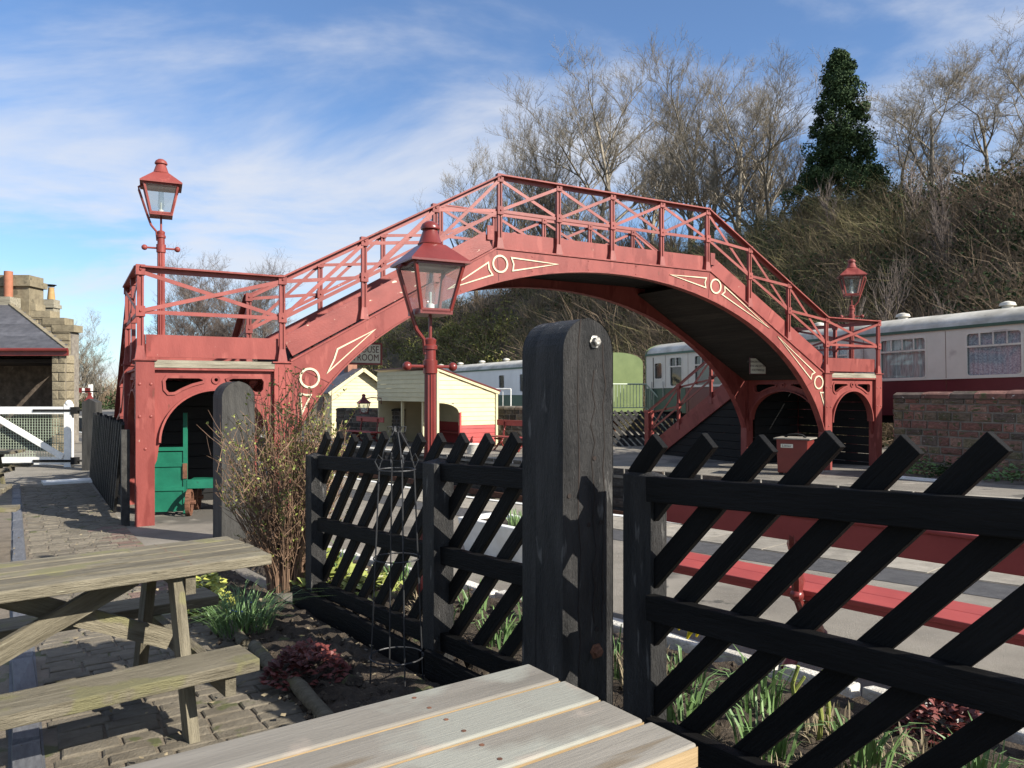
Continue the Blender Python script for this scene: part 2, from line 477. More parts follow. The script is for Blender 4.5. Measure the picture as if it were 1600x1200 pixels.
def plank(name, p0, p1, w, t, m, parent=None, up=(0, 0, 1), bevel=0.0, roll=0.0, nick=0.0):
    """A board from p0 to p1 (own local frame along X); boards of one size share their mesh."""
    p0, p1, up = Vector(p0), Vector(p1), Vector(up)
    d = p1 - p0
    ln = d.length
    d.normalize()
    s = up.cross(d)
    if s.length < 1e-4:
        s = Vector((0, 1, 0))
    s.normalize()
    u = d.cross(s)
    key = (round(ln, 3), round(w, 3), round(t, 3), m.name, round(bevel, 4), name)
    if key not in _PL:
        b = MB().box(-ln / 2, ln / 2, -w / 2, w / 2, -t / 2, t / 2)
        _PL[key] = b.mesh(name, m)
    c = (p0 + p1) / 2
    M = Matrix(((d.x, s.x, u.x, c.x), (d.y, s.y, u.y, c.y), (d.z, s.z, u.z, c.z), (0, 0, 0, 1)))
    return link(name, _PL[key], parent, M, bevel)


def np_mesh(name, verts, faces, m, parent=None, smooth=False):
    """verts (n,3), faces (k,3) or (k,4) numpy arrays -> one object, fast."""
    me = bpy.data.meshes.new(name)
    verts = np.asarray(verts, dtype=np.float32)
    faces = np.asarray(faces, dtype=np.int32)
    k, w = faces.shape
    me.vertices.add(len(verts))
    me.vertices.foreach_set('co', verts.ravel())
    me.loops.add(k * w)
    me.loops.foreach_set('vertex_index', faces.ravel())
    me.polygons.add(k)
    me.polygons.foreach_set('loop_start', np.arange(0, k * w, w, dtype=np.int32))
    me.materials.append(m)
    me.update(calc_edges=True)
    if smooth:
        me.polygons.foreach_set('use_smooth', np.ones(k, dtype=bool))
    return link(name, me, parent)


def text(name, body, size, m, parent, M, align='CENTER', ext=0.002):
    c = bpy.data.curves.new(name, 'FONT')
    c.body = body
    c.size = size
    c.align_x = align
    c.align_y = 'CENTER'
    c.extrude = ext
    c.resolution_u = 3
    c.materials.append(m)
    tmp = bpy.data.objects.new(name, c)
    COL.objects.link(tmp)
    me = bpy.data.meshes.new_from_object(tmp.evaluated_get(bpy.context.evaluated_depsgraph_get()))
    bpy.data.objects.remove(tmp)
    bpy.data.curves.remove(c)
    return link(name, me, parent, M)


def frame(origin, xax, zax=(0, 0, 1)):
    x = Vector(xax).normalized()
    z = Vector(zax)
    y = z.cross(x).normalized()
    z = x.cross(y).normalized()
    return Matrix(((x.x, y.x, z.x, origin[0]), (x.y, y.y, z.y, origin[1]), (x.z, y.z, z.z, origin[2]), (0, 0, 0, 1)))


# ------------------------------------------------------------------ the lie of the land
def gz(x, y):
    """Platform level: falls about 1 in 35 away to the forward-left, as the line does."""
    s = -0.6 * x + 0.8 * y
    return -max(-6.0, min(12.0, s)) / 35.0


DP = Vector((-0.656, 0.755))        # along the platform edges
NP_ = Vector((0.755, 0.656))        # across the tracks
C_NEAR, C_FAR = 8.70, 13.74


def at(r, c):
    p = DP * r + NP_ * c
    return p.x, p.y


def sheet(name, r0, r1, c0, c1, m, dz=0.0, nr=20, nc=4, skirt=0.0, parent=None, kind='structure'):
    b = MB()
    vs, fs = [], []
    for i in range(nr + 1):
        for j in range(nc + 1):
            x, y = at(r0 + (r1 - r0) * i / nr, c0 + (c1 - c0) * j / nc)
            vs.append((x, y, gz(x, y) + dz))
    k = nc + 1
    for i in range(nr):
        for j in range(nc):
            fs.append((i * k + j, i * k + j + 1, (i + 1) * k + j + 1, (i + 1) * k + j))
    b.add(vs, fs)
    if skirt:
        loop = [i * k for i in range(nr + 1)] + [nr * k + j for j in range(1, nc + 1)] + [i * k + nc for i in range(nr - 1, -1, -1)] + [j for j in range(nc - 1, 0, -1)]
        base = len(b.v)
        for q in loop:
            x, y, z = vs[q]
            b.v.append((x, y, z - skirt))
        n = len(loop)
        for q in range(n):
            b.f.append((loop[q], loop[(q + 1) % n], base + (q + 1) % n, base + q))
            b.mi.append(0)
    o = b.build(name, m, parent)
    if kind:
        o['kind'] = kind
    return o


# ------------------------------------------------------------------ ground, platforms, track bed
def build_ground():
    core = np.arange(-60, 121, 2.0)
    outl = -60 - np.geomspace(4, 3000, 14)[::-1]
    outh = 120 + np.geomspace(4, 3000, 14)
    xs = np.concatenate([outl, core, outh])
    ys = xs
    X, Y = np.meshgrid(xs, ys, indexing='ij')
    c = X * 0.755 + Y * 0.656
    Z = np.full_like(X, -0.62)
    pit = np.clip(np.minimum((c - 5.0) / 3.0, (17.0 - c) / 3.0), 0, 1)
    Z -= 0.72 * pit
    n = len(xs)
    idx = np.arange(n * n).reshape(n, n)
    faces = np.stack([idx[:-1, :-1], idx[1:, :-1], idx[1:, 1:], idx[:-1, 1:]], -1).reshape(-1, 4)
    o = np_mesh('ground', np.stack([X, Y, Z], -1).reshape(-1, 3), faces, GRASSLAND)
    o['kind'] = 'structure'


build_ground()
sheet('near_platform', -22, 75, -45, C_NEAR, TARMAC, 0.0, 97, 54, skirt=1.5)
sheet('far_platform', -22, 95, C_FAR, 30, TARMAC, 0.0, 97, 17, skirt=1.5)
tb = sheet('track_bed', -22, 95, C_NEAR - 0.2, C_FAR + 0.2, BALLAST, -1.02, 40, 4)
asp = sheet('asphalt_path', -22, 75, 7.05, 7.62, ASPHALT, 0.004, 97, 1)


def line_strip(name, r0, r1, c0, c1, dz, m, parent=None):
    return sheet(name, r0, r1, c0, c1, m, dz, 60, 1, kind='structure' if parent is None else None, parent=parent)


# paving slabs along the near platform edge, each its own piece
slab_host = sheet('slab_bedding', -12, 30, 7.64, C_NEAR - 0.006, MORTAR, 0.003, 42, 1)
r = -12.0
while r < 30:
    w = random.uniform(0.75, 1.05)
    b = MB()
    pts = [at(r + 0.008, 7.66), at(r + 0.008, C_NEAR - 0.03), at(r + w - 0.008, C_NEAR - 0.03), at(r + w - 0.008, 7.66)]
    jit = random.uniform(0.008, 0.016)
    cx = sum(p[0] for p in pts) / 4
    cy = sum(p[1] for p in pts) / 4
    cz = gz(cx, cy)
    b.add([(p[0] - cx, p[1] - cy, gz(*p) - cz - 0.03) for p in pts] + [(p[0] - cx, p[1] - cy, gz(*p) - cz + jit) for p in pts],
          [(0, 1, 2, 3), (7, 6, 5, 4), (0, 4, 5, 1), (1, 5, 6, 2), (2, 6, 7, 3), (3, 7, 4, 0)])
    o = b.build('slab', SLABM, slab_host)
    o.location = (cx, cy, cz)
    r += w
line_strip('edge_line', -12, 60, C_NEAR - 0.17, C_NEAR - 0.03, 0.021, WHITEPAINT)
line_strip('far_edge_line', -22, 80, C_FAR + 0.03, C_FAR + 0.20, 0.008, WHITEPAINT)
line_strip('far_edge_paving', -22, 80, C_FAR + 0.22, C_FAR + 0.9, 0.006, SLABM)

# far platform face: coursed stone blocks
face_host = sheet('platform_face', -20, 80, C_FAR - 0.05, C_FAR + 0.02, MORTAR_DARK, -0.02, 60, 1, skirt=1.2)
sheet('platform_coping', -20, 80, C_FAR - 0.11, C_FAR + 0.025, SLABM, 0.005, 60, 1, skirt=0.06)
_st = [MB() for _ in range(5)]
for i, b in enumerate(_st):
    rr = random.Random(i)
    j = lambda a: rr.uniform(-a, a)
    vs = [(-.5, 0, -.5), (.5, 0, -.5), (.5, 0, .5), (-.5, 0, .5)]
    fr = [(-.47 + j(.02), -1 + j(.3), -.46 + j(.03)), (.47 + j(.02), -1 + j(.3), -.46 + j(.03)), (.47 + j(.02), -1 + j(.3), .46 + j(.03)), (-.47 + j(.02), -1 + j(.3), .46 + j(.03))]
    cc = [(j(.1), -1.4, j(.1))]
    b.add(vs + fr + cc, [(0, 1, 5, 4), (1, 2, 6, 5), (2, 3, 7, 6), (3, 0, 4, 7), (4, 5, 8), (5, 6, 8), (6, 7, 8), (7, 4, 8)])
STONE_MESH = {}


def stone(parent, M, w, h, d, m, name='stone'):
    key = (m.name, random.randrange(5))
    if key not in STONE_MESH:
        STONE_MESH[key] = _st[key[1]].mesh(name, m)
    return link(name, STONE_MESH[key], parent, M @ Matrix.Diagonal((w, d, h, 1)))


def stone_wall(parent, M, length, height, m, course=(0.12, 0.25), width=(0.2, 0.58), d=0.03, name='stone', gap=0.03, limit=300, top=None):
    """Courses of squared stones on the plane x-z of M (front towards -y)."""
    z = 0.0
    n = 0
    while z < height - 0.06:
        h = min(random.uniform(*course), height - z)
        if height - z - h < 0.07:
            h = height - z
        x = 0.0
        ln = length if top is None else top(z + h / 2)
        x0 = 0.0
        while x < ln - 0.03:
            w = random.uniform(*width)
            if ln - x - w < 0.12:
                w = ln - x
            if n < limit:
                stone(parent, M @ Matrix.Translation((x + w / 2, 0, z + h / 2)), w - gap, h - gap, d * random.uniform(0.6, 1.2), m, name)
            n += 1
            x += w
        z += h


x0, y0 = at(27, C_FAR - 0.055)
x1, y1 = at(-8, C_FAR - 0.055)
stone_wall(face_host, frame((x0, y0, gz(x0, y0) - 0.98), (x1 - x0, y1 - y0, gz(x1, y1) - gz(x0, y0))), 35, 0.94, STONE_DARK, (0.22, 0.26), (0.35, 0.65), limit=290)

# two tracks in the cutting
for c in (9.95, 12.45):
    t = thing('railway_track', 'railway track on sleepers beside the ' + ('picnic platform' if c < 10 else 'shelter platform'), 'track', (0, 0, 0))
    for k in (-0.7175, 0.7175):
        b = MB()
        pts = []
        for i in range(30):
            x, y = at(-12 + i * 2.6, c + k)
            pts.append((x, y, gz(x, y) - 0.80))
        for p, q in zip(pts[:-1], pts[1:]):
            b.bar(p, q, 0.07, 0.15)
        b.build('rail', RUST, t)
    for i in range(60):
        a = at(-10 + i * 0.75, c - 1.25)
        e = at(-10 + i * 0.75, c + 1.25)
        plank('sleeper', (a[0], a[1], gz(*a) - 0.93), (e[0], e[1], gz(*e) - 0.93), 0.25, 0.12, OLDWOOD, t)

# ------------------------------------------------------------------ hillside
def hill_z(q, r):
    q = np.asarray(q, dtype=float)
    u = np.clip((q - 24.5) / 21.0, 0, 1)
    s = u * u * (3 - 2 * u)
    wob = 0.9 * np.sin(r * 0.11 + 1.0) + 0.7 * np.sin(r * 0.23 + q * 0.15) + 0.5 * np.sin(q * 0.5 + r * 0.31)
    return -0.9 + 14.2 * s + wob * s + np.clip(q - 46, 0, 100) * 0.02


def hill_xy(q, r):
    return 0.866 * q - 0.5 * r, 0.5 * q + 0.866 * r


def build_hill():
    qs = np.concatenate([np.arange(23, 50, 0.8), np.arange(50, 300, 12.0)])
    rs = np.concatenate([np.arange(-60, 110, 1.6), np.arange(110, 700, 15.0)])
    Q, Rr = np.meshgrid(qs, rs, indexing='ij')
    X, Y = hill_xy(Q, Rr)
    Z = hill_z(Q, Rr) + 0.25 * RNG.standard_normal(Q.shape) * (Q > 26)
    nq, nr = Q.shape
    idx = np.arange(nq * nr).reshape(nq, nr)
    f = np.stack([idx[:-1, :-1], idx[1:, :-1], idx[1:, 1:], idx[:-1, 1:]], -1).reshape(-1, 4)
    o = np_mesh('hillside', np.stack([X, Y, Z], -1).reshape(-1, 3), f, HILLGROUND, smooth=True)
    o['kind'] = 'structure'


build_hill()

# ------------------------------------------------------------------ the footbridge (local x along the bridge, y away from the picnic side)
BA = R(30.2)
BC = Vector((2.0, 15.5, 0.0))
BW = 2.5
bridge = thing('footbridge', 'red painted iron arched footbridge with lattice railings over the tracks', 'footbridge', BC, BA)


def bw(x, y, z=0.0):
    """Bridge-local to world."""
    return Vector((BC.x + x * math.cos(BA) - y * math.sin(BA), BC.y + x * math.sin(BA) + y * math.cos(BA), z))


AX, AZ0, AH = 6.62, -0.36, 4.34


def arch(x):
    return AZ0 + AH * math.sqrt(max(0.0, 1 - (x / AX) ** 2))


inner = [(AX * math.cos(a), AZ0 + AH * math.sin(a)) for a in [math.pi * i / 56 for i in range(57)]]
outer = [(-6.66, -0.45), (-6.66, 2.05), (-6.42, 2.10), (-2.68, 4.25), (2.68, 4.25), (6.42, 2.10), (6.66, 2.05), (6.66, -0.45)]
outline = outer + [(6.60, -0.45)] + inner[1:-1] + [(-6.60, -0.45)]
for y in (0.0, BW):
    b = MB().plate(outline, [], lambda a, c, t: (a, t, c), y - 0.05, y + 0.05)
    g = b.build('arch_girder', RED, bridge)
    b = MB()
    for p, q in zip(inner[3:-4], inner[4:-3]):
        b.bar((p[0], y, p[1] + 0.012), (q[0], y, q[1] + 0.012), 0.17, 0.024, up=(0, 0, 1) if abs(p[0]) < 5 else (1, 0, 0.3))
    b.build('lower_flange', RED, g)
    b = MB()
    tops = outer[2:6]
    for p, q in zip(tops[:-1], tops[1:]):
        b.bar((p[0], y, p[1]), (q[0], y, q[1]), 0.15, 0.028)
    b.build('upper_flange', RED, g)


def ribbon2d(b, pts, w, closed, fn, t0, t1):
    """A band of width w along a 2-D line, given thickness."""
    n = len(pts)
    P = [Vector(p) for p in pts]
    lft, rgt = [], []
    for i in range(n):
        pr = P[i - 1] if (i > 0 or closed) else P[i]
        nx = P[(i + 1) % n] if (i < n - 1 or closed) else P[i]
        d1 = (P[i] - pr).normalized() if (P[i] - pr).length > 1e-6 else (nx - P[i]).normalized()
        d2 = (nx - P[i]).normalized() if (nx - P[i]).length > 1e-6 else d1
        nn = Vector((-(d1.y + d2.y), d1.x + d2.x))
        nn.normalize()
        k = 1 / max(0.28, math.sqrt(max(0.0, (1 + d1.dot(d2)) / 2)))
        lft.append(P[i] + nn * (w / 2) * k)
        rgt.append(P[i] - nn * (w / 2) * k)
    m = n if closed else n - 1
    for i in range(m):
        k = (i + 1) % n
        q = [lft[i], lft[k], rgt[k], rgt[i]]
        vs = [fn(p.x, p.y, t0) for p in q] + [fn(p.x, p.y, t1) for p in q]
        b.add(vs, [(0, 1, 2, 3), (7, 6, 5, 4), (0, 4, 5, 1), (1, 5, 6, 2), (2, 6, 7, 3), (3, 7, 4, 0)])


F2 = lambda a, c, t: (a, t, c)
for cx, cz, rr in ((-6.12, 1.83, 0.15), (-2.6, 3.965, 0.15), (2.83, 3.93, 0.15), (6.24, 1.84, 0.15)):
    b = MB()
    ribbon2d(b, [(cx + rr * math.cos(2 * math.pi * i / 28), cz + rr * math.sin(2 * math.pi * i / 28)) for i in range(28)], 0.034, True, F2, -0.066, -0.046)
    b.build('ring_motif', CREAM_TRIM, bridge)
MOT = [((-5.66, 2.31), (-5.82, 1.93), (-4.97, 2.69)), ((-6.27, 1.58), (-6.10, 1.56), (-6.25, 1.24)), ((-2.85, 3.97), (-2.76, 3.75), (-3.72, 3.40)),
       ((-2.36, 4.10), (-2.33, 3.86), (-1.26, 4.07)), ((2.55, 4.09), (2.53, 3.88), (1.45, 4.09)), ((3.10, 3.94), (3.02, 3.76), (4.62, 3.03)),
       ((6.10, 2.08), (5.96, 1.92), (4.72, 2.96)), ((6.30, 1.60), (6.44, 1.60), (6.43, 1.28))]
for p, q, tip in MOT:
    b = MB()
    pm = ((p[0] + q[0]) / 2 + (tip[0] - (p[0] + q[0]) / 2) * 0.03, (p[1] + q[1]) / 2 + (tip[1] - (p[1] + q[1]) / 2) * 0.03)
    near = (tip[0] + ((p[0] + q[0]) / 2 - tip[0]) * 0.08, tip[1] + ((p[1] + q[1]) / 2 - tip[1]) * 0.08)
    ribbon2d(b, [near, p, pm, q], 0.026, True, F2, -0.066, -0.047)
    b.build('tapered_motif', CREAM_TRIM, bridge)

for (xa, za), (xb, zb) in (((-6.36, 2.02), (-5.72, 1.72)), ((6.36, 2.02), (5.80, 1.74)), ((-2.66, 4.2), (-2.62, 3.62)), ((2.66, 4.2), (2.62, 3.62))):
    MB().bar((xa, -0.051, za), (xb, -0.051, zb), 0.006, 0.012, up=(0, 0, 1) if abs(xa) > 5 else (1, 0, 0)).build('plate_seam', DARKRED, bridge)
for x in (-5.0, -4.2, -3.4, -1.9, -0.6, 0.6, 1.9, 2.35, 3.4, 4.2, 5.0):
    zt_ = 4.25 if abs(x) < 2.68 else 2.10 + (6.42 - abs(x)) * 0.575
    for f in ((0.2, 0.8) if abs(x) < 2.5 else (0.12, 0.88)):
        z_ = arch(x) + (zt_ - arch(x)) * f
        o = MB().sphere((0, 0, 0), 0.016, 8, 4, (1, 0.6, 1)).build('rivet', RED, bridge)
        o.location = (x, -0.05, z_)
# railing posts, one mesh for all
pb = MB()
pb.box(-0.045, -0.018, -0.03, 0.03, 0, 1.36)
pb.box(0.018, 0.045, -0.03, 0.03, 0, 1.36)
pb.box(-0.018, 0.018, -0.012, 0.012, 0.0, 1.34)
for zc in (0.70, 1.30):
    pb.box(-0.062, 0.062, -0.052, 0.045, zc - 0.075, zc + 0.075)
    pb.sphere((0, -0.056, zc), 0.018, 6, 4)
pb.add([(-0.075, -0.05, 0), (0.075, -0.05, 0), (0.075, 0.05, 0), (-0.075, 0.05, 0), (-0.045, -0.03, 0.2), (0.045, -0.03, 0.2), (0.045, 0.03, 0.2), (-0.045, 0.03, 0.2)],
       [(0, 1, 5, 4), (1, 2, 6, 5), (2, 3, 7, 6), (3, 0, 4, 7)])
POSTMESH = pb.mesh('post', RED)
rv = MB().sphere((0, 0, 0), 0.024, 8, 4, (1, 0.6, 1))
RIVET = rv.mesh('rivet', RED)


def rail_post(x, y, z, rz=0.0):
    return link('post', POSTMESH, bridge, Matrix.Translation((x, y, z)) @ Matrix.Rotation(rz, 4, 'Z'))


def rail_panel(a, b_, side=(0, -1, 0)):
    """Lattice panel between the feet a and b_ of two posts."""
    a, b_ = Vector(a), Vector(b_)
    s = Vector(side)
    up = Vector((0, 0, 1))
    T, Mz = 1.335, 0.70
    plank('top_rail', a + up * (T + 0.012) + s * 0.02, b_ + up * (T + 0.012) + s * 0.02, 0.125, 0.026, RED, bridge)
    plank('top_rail_angle', a + up * (T - 0.035) - s * 0.025, b_ + up * (T - 0.035) - s * 0.025, 0.014, 0.065, RED_RAIL, bridge)
    plank('middle_rail', a + up * (Mz - 0.01) + s * 0.020, b_ + up * (Mz - 0.01) + s * 0.020, 0.014, 0.058, RED_RAIL, bridge)
    plank('cross_brace', a + up * Mz + s * 0.036, b_ + up * (T - 0.06) + s * 0.036, 0.012, 0.058, RED_RAIL, bridge)
    plank('cross_brace', a + up * (T - 0.06) + s * 0.004, b_ + up * Mz + s * 0.004, 0.012, 0.058, RED_RAIL, bridge)


PX = [-8.58, -6.55, -5.2, -3.9, -2.6, -1.3, 0.0, 1.3, 2.6, 3.9, 5.2, 6.55, 8.58]


def deck_z(x):
    x = abs(x)
    if x > 6.5:
        return 2.08
    if x < 2.6:
        return 4.25
    return 2.08 + (6.55 - x) / 3.95 * 2.17


for y, s in ((-0.03, (0, -1, 0)), (BW + 0.03, (0, 1, 0))):
    for i, x in enumerate(PX):
        rail_post(x, y, deck_z(x))
        if i + 1 < len(PX):
            if y > 1 and i in (0, len(PX) - 2):
                continue                       # the stairs leave here
            x2 = PX[i + 1]
            rail_panel((x, y, deck_z(x)), (x2, y, deck_z(x2)), s)
for x, s in ((-8.58, (-1, 0, 0)), (8.58, (1, 0, 0))):
    rail_panel((x, -0.03, 2.08), (x, BW + 0.03, 2.08), s)
    rail_post(x, BW / 2, 2.08, R(90))

# kick boards
for y in (0.035, BW - 0.035):
    for sg in (-1, 1):
        m = RED_PEEL if (sg < 0 and y < 1) else RED
        plank('kick_board', (sg * 8.5, y, 2.285), (sg * 6.60, y, 2.285), 0.05, 0.33, RED, bridge)
        plank('kick_board', (sg * 6.46, y, 2.33), (sg * 2.80, y, 4.40), 0.05, 0.34, m, bridge)
    plank('kick_board', (-2.72, y, 4.42), (2.72, y, 4.42), 0.05, 0.31, RED, bridge)
for sg in (-1, 1):
    plank('end_board', (sg * 8.53, 0.04, 2.285), (sg * 8.53, BW - 0.04, 2.285), 0.05, 0.33, RED, bridge)
    plank('joint_board', (sg * 2.78, -0.005, 4.40), (sg * 2.78, -0.005, 4.66), 0.13, 0.035, RED, bridge, up=(0, 1, 0))

# deck, steps and landings: each board a piece
n = 27
for i in range(n):
    x = -2.6 + 5.2 * (i + 0.5) / n
    plank('deck_board', (x, 0.06, 4.205), (x, BW - 0.06, 4.205), 0.182, 0.05, BLACK_PLAIN, bridge)
for sg in (-1, 1):
    for i in range(12):
        x = sg * (6.40 - 3.78 * (i + 0.5) / 12)
        z = 2.08 + 2.17 * (i + 0.8) / 12
        plank('tread', (x, 0.06, z - 0.03), (x, BW - 0.06, z - 0.03), 0.33, 0.045, BLACK_PLAIN, bridge)
        plank('riser', (x + sg * 0.155, 0.06, z - 0.14), (x + sg * 0.155, BW - 0.06, z - 0.14), 0.03, 0.17, BLACK_PLAIN, bridge)
    for i in range(10):
        x = sg * (8.46 - 1.9 * (i + 0.5) / 10)
        plank('landing_board', (x, 0.04, 2.055), (x, BW - 0.04, 2.055), 0.18, 0.045, BLACK_PLAIN, bridge)
    plank('edge_beam', (sg * 8.40, -0.02, 2.02), (sg * 6.68, -0.02, 2.02), 0.16, 0.11, BEAMWOOD, bridge)
    plank('edge_beam', (sg * 8.40, BW + 0.02, 2.02), (sg * 6.68, BW + 0.02, 2.02), 0.16, 0.11, BEAMWOOD, bridge)

# boarded soffit under the steps
for sg in (-1, 1):
    for i in range(19):
        f = (i + 0.5) / 19
        x, z = sg * (6.42 - 3.72 * f), 1.93 + 2.09 * f
        plank('soffit_board', (x, 0.06, z), (x, BW - 0.06, z), 0.222, 0.025, SOFFIT, bridge, up=(sg * 0.49, 0, 0.87))
# landing columns
for sg in (-1, 1):
    for x in (sg * 6.56, sg * 8.52):
        for y in (0.0, BW):
            b = MB()
            b.box(x - 0.125, x + 0.125, y - 0.10, y + 0.10, -0.46, 2.06)
            b.box(x - 0.155, x + 0.155, y - 0.13, y + 0.13, 2.062, 2.082)
            col = b.build('column', RED, bridge)
            if y == 0.0:
                for z in (1.72, 1.25):
                    for k in (-0.075, 0.075):
                        link('rivet', RIVET, col, Matrix.Translation((x + k, -0.10, z)))
                link('rivet', RIVET, col, Matrix.Translation((x, -0.10, 0.78)))


def spandrel(Wd, fn, name='arched_frame'):
    """Cast arched frame with two shaped openings and a round one; fn(a, z, t)."""
    c, zs = Wd / 2, 0.86
    rx = Wd / 2 - 0.07
    rz = 0.78
    arc = [(c + rx * math.cos(a), zs + rz * math.sin(a)) for a in [math.pi * i / 28 for i in range(29)]]
    ol = [(0, 0.52), (0, 1.945), (Wd, 1.945), (Wd, 0.52), (Wd - 0.035, 0.60)] + arc + [(0.035, 0.60)]
    k = Wd / 1.72
    bean = [(0.17, 1.83), (0.62, 1.83), (0.70, 1.80), (0.68, 1.755), (0.52, 1.71), (0.38, 1.645), (0.28, 1.585), (0.19, 1.58), (0.14, 1.64), (0.13, 1.77)]
    left = [(a * k, z) for a, z in bean]
    right = [(Wd - a * k, z) for a, z in reversed(bean)]
    circ = [(c + 0.045 * math.cos(2 * math.pi * i / 14), 1.79 + 0.045 * math.sin(2 * math.pi * i / 14)) for i in range(14)]
    fr = MB().plate(ol, [left, right, circ], fn, -0.025, 0.025).build(name, RED, bridge)
    b = MB()
    ribbon2d(b, left, 0.04, True, fn, -0.045, 0.045)
    ribbon2d(b, right, 0.04, True, fn, -0.045, 0.045)
    ribbon2d(b, circ, 0.035, True, fn, -0.045, 0.045)
    b.build('raised_rim', RED, fr)
    b = MB()
    ribbon2d(b, arc, 0.03, False, fn, -0.085, 0.085)
    b.build('arch_lip', RED, fr)
    b = MB()
    b.add([fn(0, 1.93, -0.09), fn(Wd, 1.93, -0.09), fn(Wd, 1.93, 0.09), fn(0, 1.93, 0.09), fn(0, 1.96, -0.09), fn(Wd, 1.96, -0.09), fn(Wd, 1.96, 0.09), fn(0, 1.96, 0.09)],
          [(0, 1, 2, 3), (7, 6, 5, 4), (0, 4, 5, 1), (1, 5, 6, 2), (2, 6, 7, 3), (3, 7, 4, 0)])
    b.build('top_flange', RED, fr)


for sg in (-1, 1):
    xa, xb = min(sg * 8.395, sg * 6.685), max(sg * 8.395, sg * 6.685)
    for y in (0.0, BW):
        spandrel(xb - xa, lambda a, z, t, xa=xa, y=y: (xa + a, y + t, z))
    for x in (sg * 6.56, sg * 8.52):
        spandrel(BW - 0.2, lambda a, z, t, x=x: (x + t, 0.1 + a, z))

# stairs down from the landings, away from the picnic side
for sg in (-1, 1):
    ys = [BW, 3.85, 5.2, 6.55]
    zs = [2.08, 1.28, 0.48, -0.32]
    for x in (sg * 6.56, sg * 8.52):
        for i in range(4):
            if i:
                rail_post(x, ys[i] if i < 3 else 6.45, zs[i] if i < 3 else -0.40, R(90))
            if i < 3:
                rail_panel((x, ys[i], zs[i]), (x, ys[i + 1], zs[i + 1]), (-1 if x < 0 else 1, 0, 0))
        plank('stringer', (x, BW + 0.1, 1.93), (x, 6.45, -0.40), 0.05, 0.36, RED, bridge)
        plank('kick_board', (x + 0.05, BW + 0.1, 2.22), (x + 0.05, 6.4, -0.08), 0.04, 0.22, RED, bridge)
        b = MB()
        b.box(x - 0.09, x + 0.09, 6.50, 6.68, -0.45, 0.95)
        b.box(x - 0.11, x + 0.11, 6.48, 6.70, 0.95, 1.02)
        b.box(x - 0.10, x + 0.10, 6.49, 6.69, 0.40, 0.46)
        b.build('newel_post', RED, bridge)
    for i in range(12):
        y = BW + 0.12 + 4.0 * (i + 0.5) / 12
        z = 2.06 - 2.4 * (i + 0.9) / 12
        plank('tread', (sg * 6.60, y, z), (sg * 8.48, y, z), 0.34, 0.045, BLACK_PLAIN, bridge)
        plank('riser', (sg * 6.60, y - 0.16, z + 0.08), (sg * 8.48, y - 0.16, z + 0.08), 0.03, 0.17, BLACK_PLAIN, bridge)
    if sg > 0:
        for i in range(10):
            plank('end_boarding', (8.44, 0.12, -0.32 + 0.222 * i), (8.44, BW - 0.18, -0.32 + 0.222 * i), 0.03, 0.21, BLACK_PLAIN, bridge)
    # tarred boarding closing the back of the landing and the side of the stairs
    for i in range(10):
        z = -0.32 + 0.222 * i
        plank('backing_board', (sg * 6.69, BW - 0.16, z), (sg * 8.39, BW - 0.16, z), 0.03, 0.21, BLACK_PLAIN, bridge)
        y1 = BW + 0.1 + (1.93 - z) / 0.605 - 0.08
        if y1 > BW + 0.4:
            for x in (6.612, 8.462):
                plank('side_board', (sg * x, BW + 0.12, z), (sg * x, y1, z), 0.03, 0.21, BLACK_PLAIN, bridge)

# bridge number plate on the stair stringer
np_ = thing('number_plate', 'small round black plate with white number 27 on the stair side', 'plate', bw(6.515, 3.05, 1.63), BA + R(-90))
b = MB().lathe([(0.10, 0), (0.10, 0.012)], 24)
o = b.build('disc', BLACK, np_)
o.rotation_euler = (R(90), 0, 0)
b = MB()
ribbon2d(b, [(0.09 * math.cos(2 * math.pi * i / 24), 0.09 * math.sin(2 * math.pi * i / 24)) for i in range(24)], 0.014, True, lambda a, c, t: (a, t, c), -0.02, -0.005)
b.build('rim', SIGNWHITE, np_)
text('lettering', '27', 0.13, SIGNWHITE, np_, Matrix.Translation((0, -0.016, 0)) @ Matrix.Rotation(R(90), 4, 'X'))

# notice hanging under the steps
ns = thing('notice_board', 'small white lettered notice hanging under the bridge steps', 'sign', bw(5.55, 1.2, 2.26), BA)
b = MB().box(-0.27, 0.27, 0, 0.02, -0.19, 0.19)
b.build('panel', SIGNWHITE, ns)
b = MB()
b.box(-0.285, 0.285, -0.004, 0.026, 0.19, 0.205).box(-0.285, 0.285, -0.004, 0.026, -0.205, -0.19).box(-0.285, -0.27, -0.004, 0.026, -0.19, 0.19).box(0.27, 0.285, -0.004, 0.026, -0.19, 0.19)
b.build('frame', DARKRED, ns)
for k in (-0.22, 0.22):
    MB().tube([(k, 0.01, 0.2), (k, 0.01, 0.42 - k * 0.35)], 0.006, 6).build('hanger', WIRE, ns)
for i, s_ in enumerate(('PASSENGERS MUST CROSS', 'THE LINE BY THE', 'FOOTBRIDGE')):
    text('lettering', s_, 0.066 if i == 0 else 0.074, LETTERGREY, ns, Matrix.Translation((0, -0.004, 0.105 - 0.105 * i)) @ Matrix.Rotation(R(90), 4, 'X'))

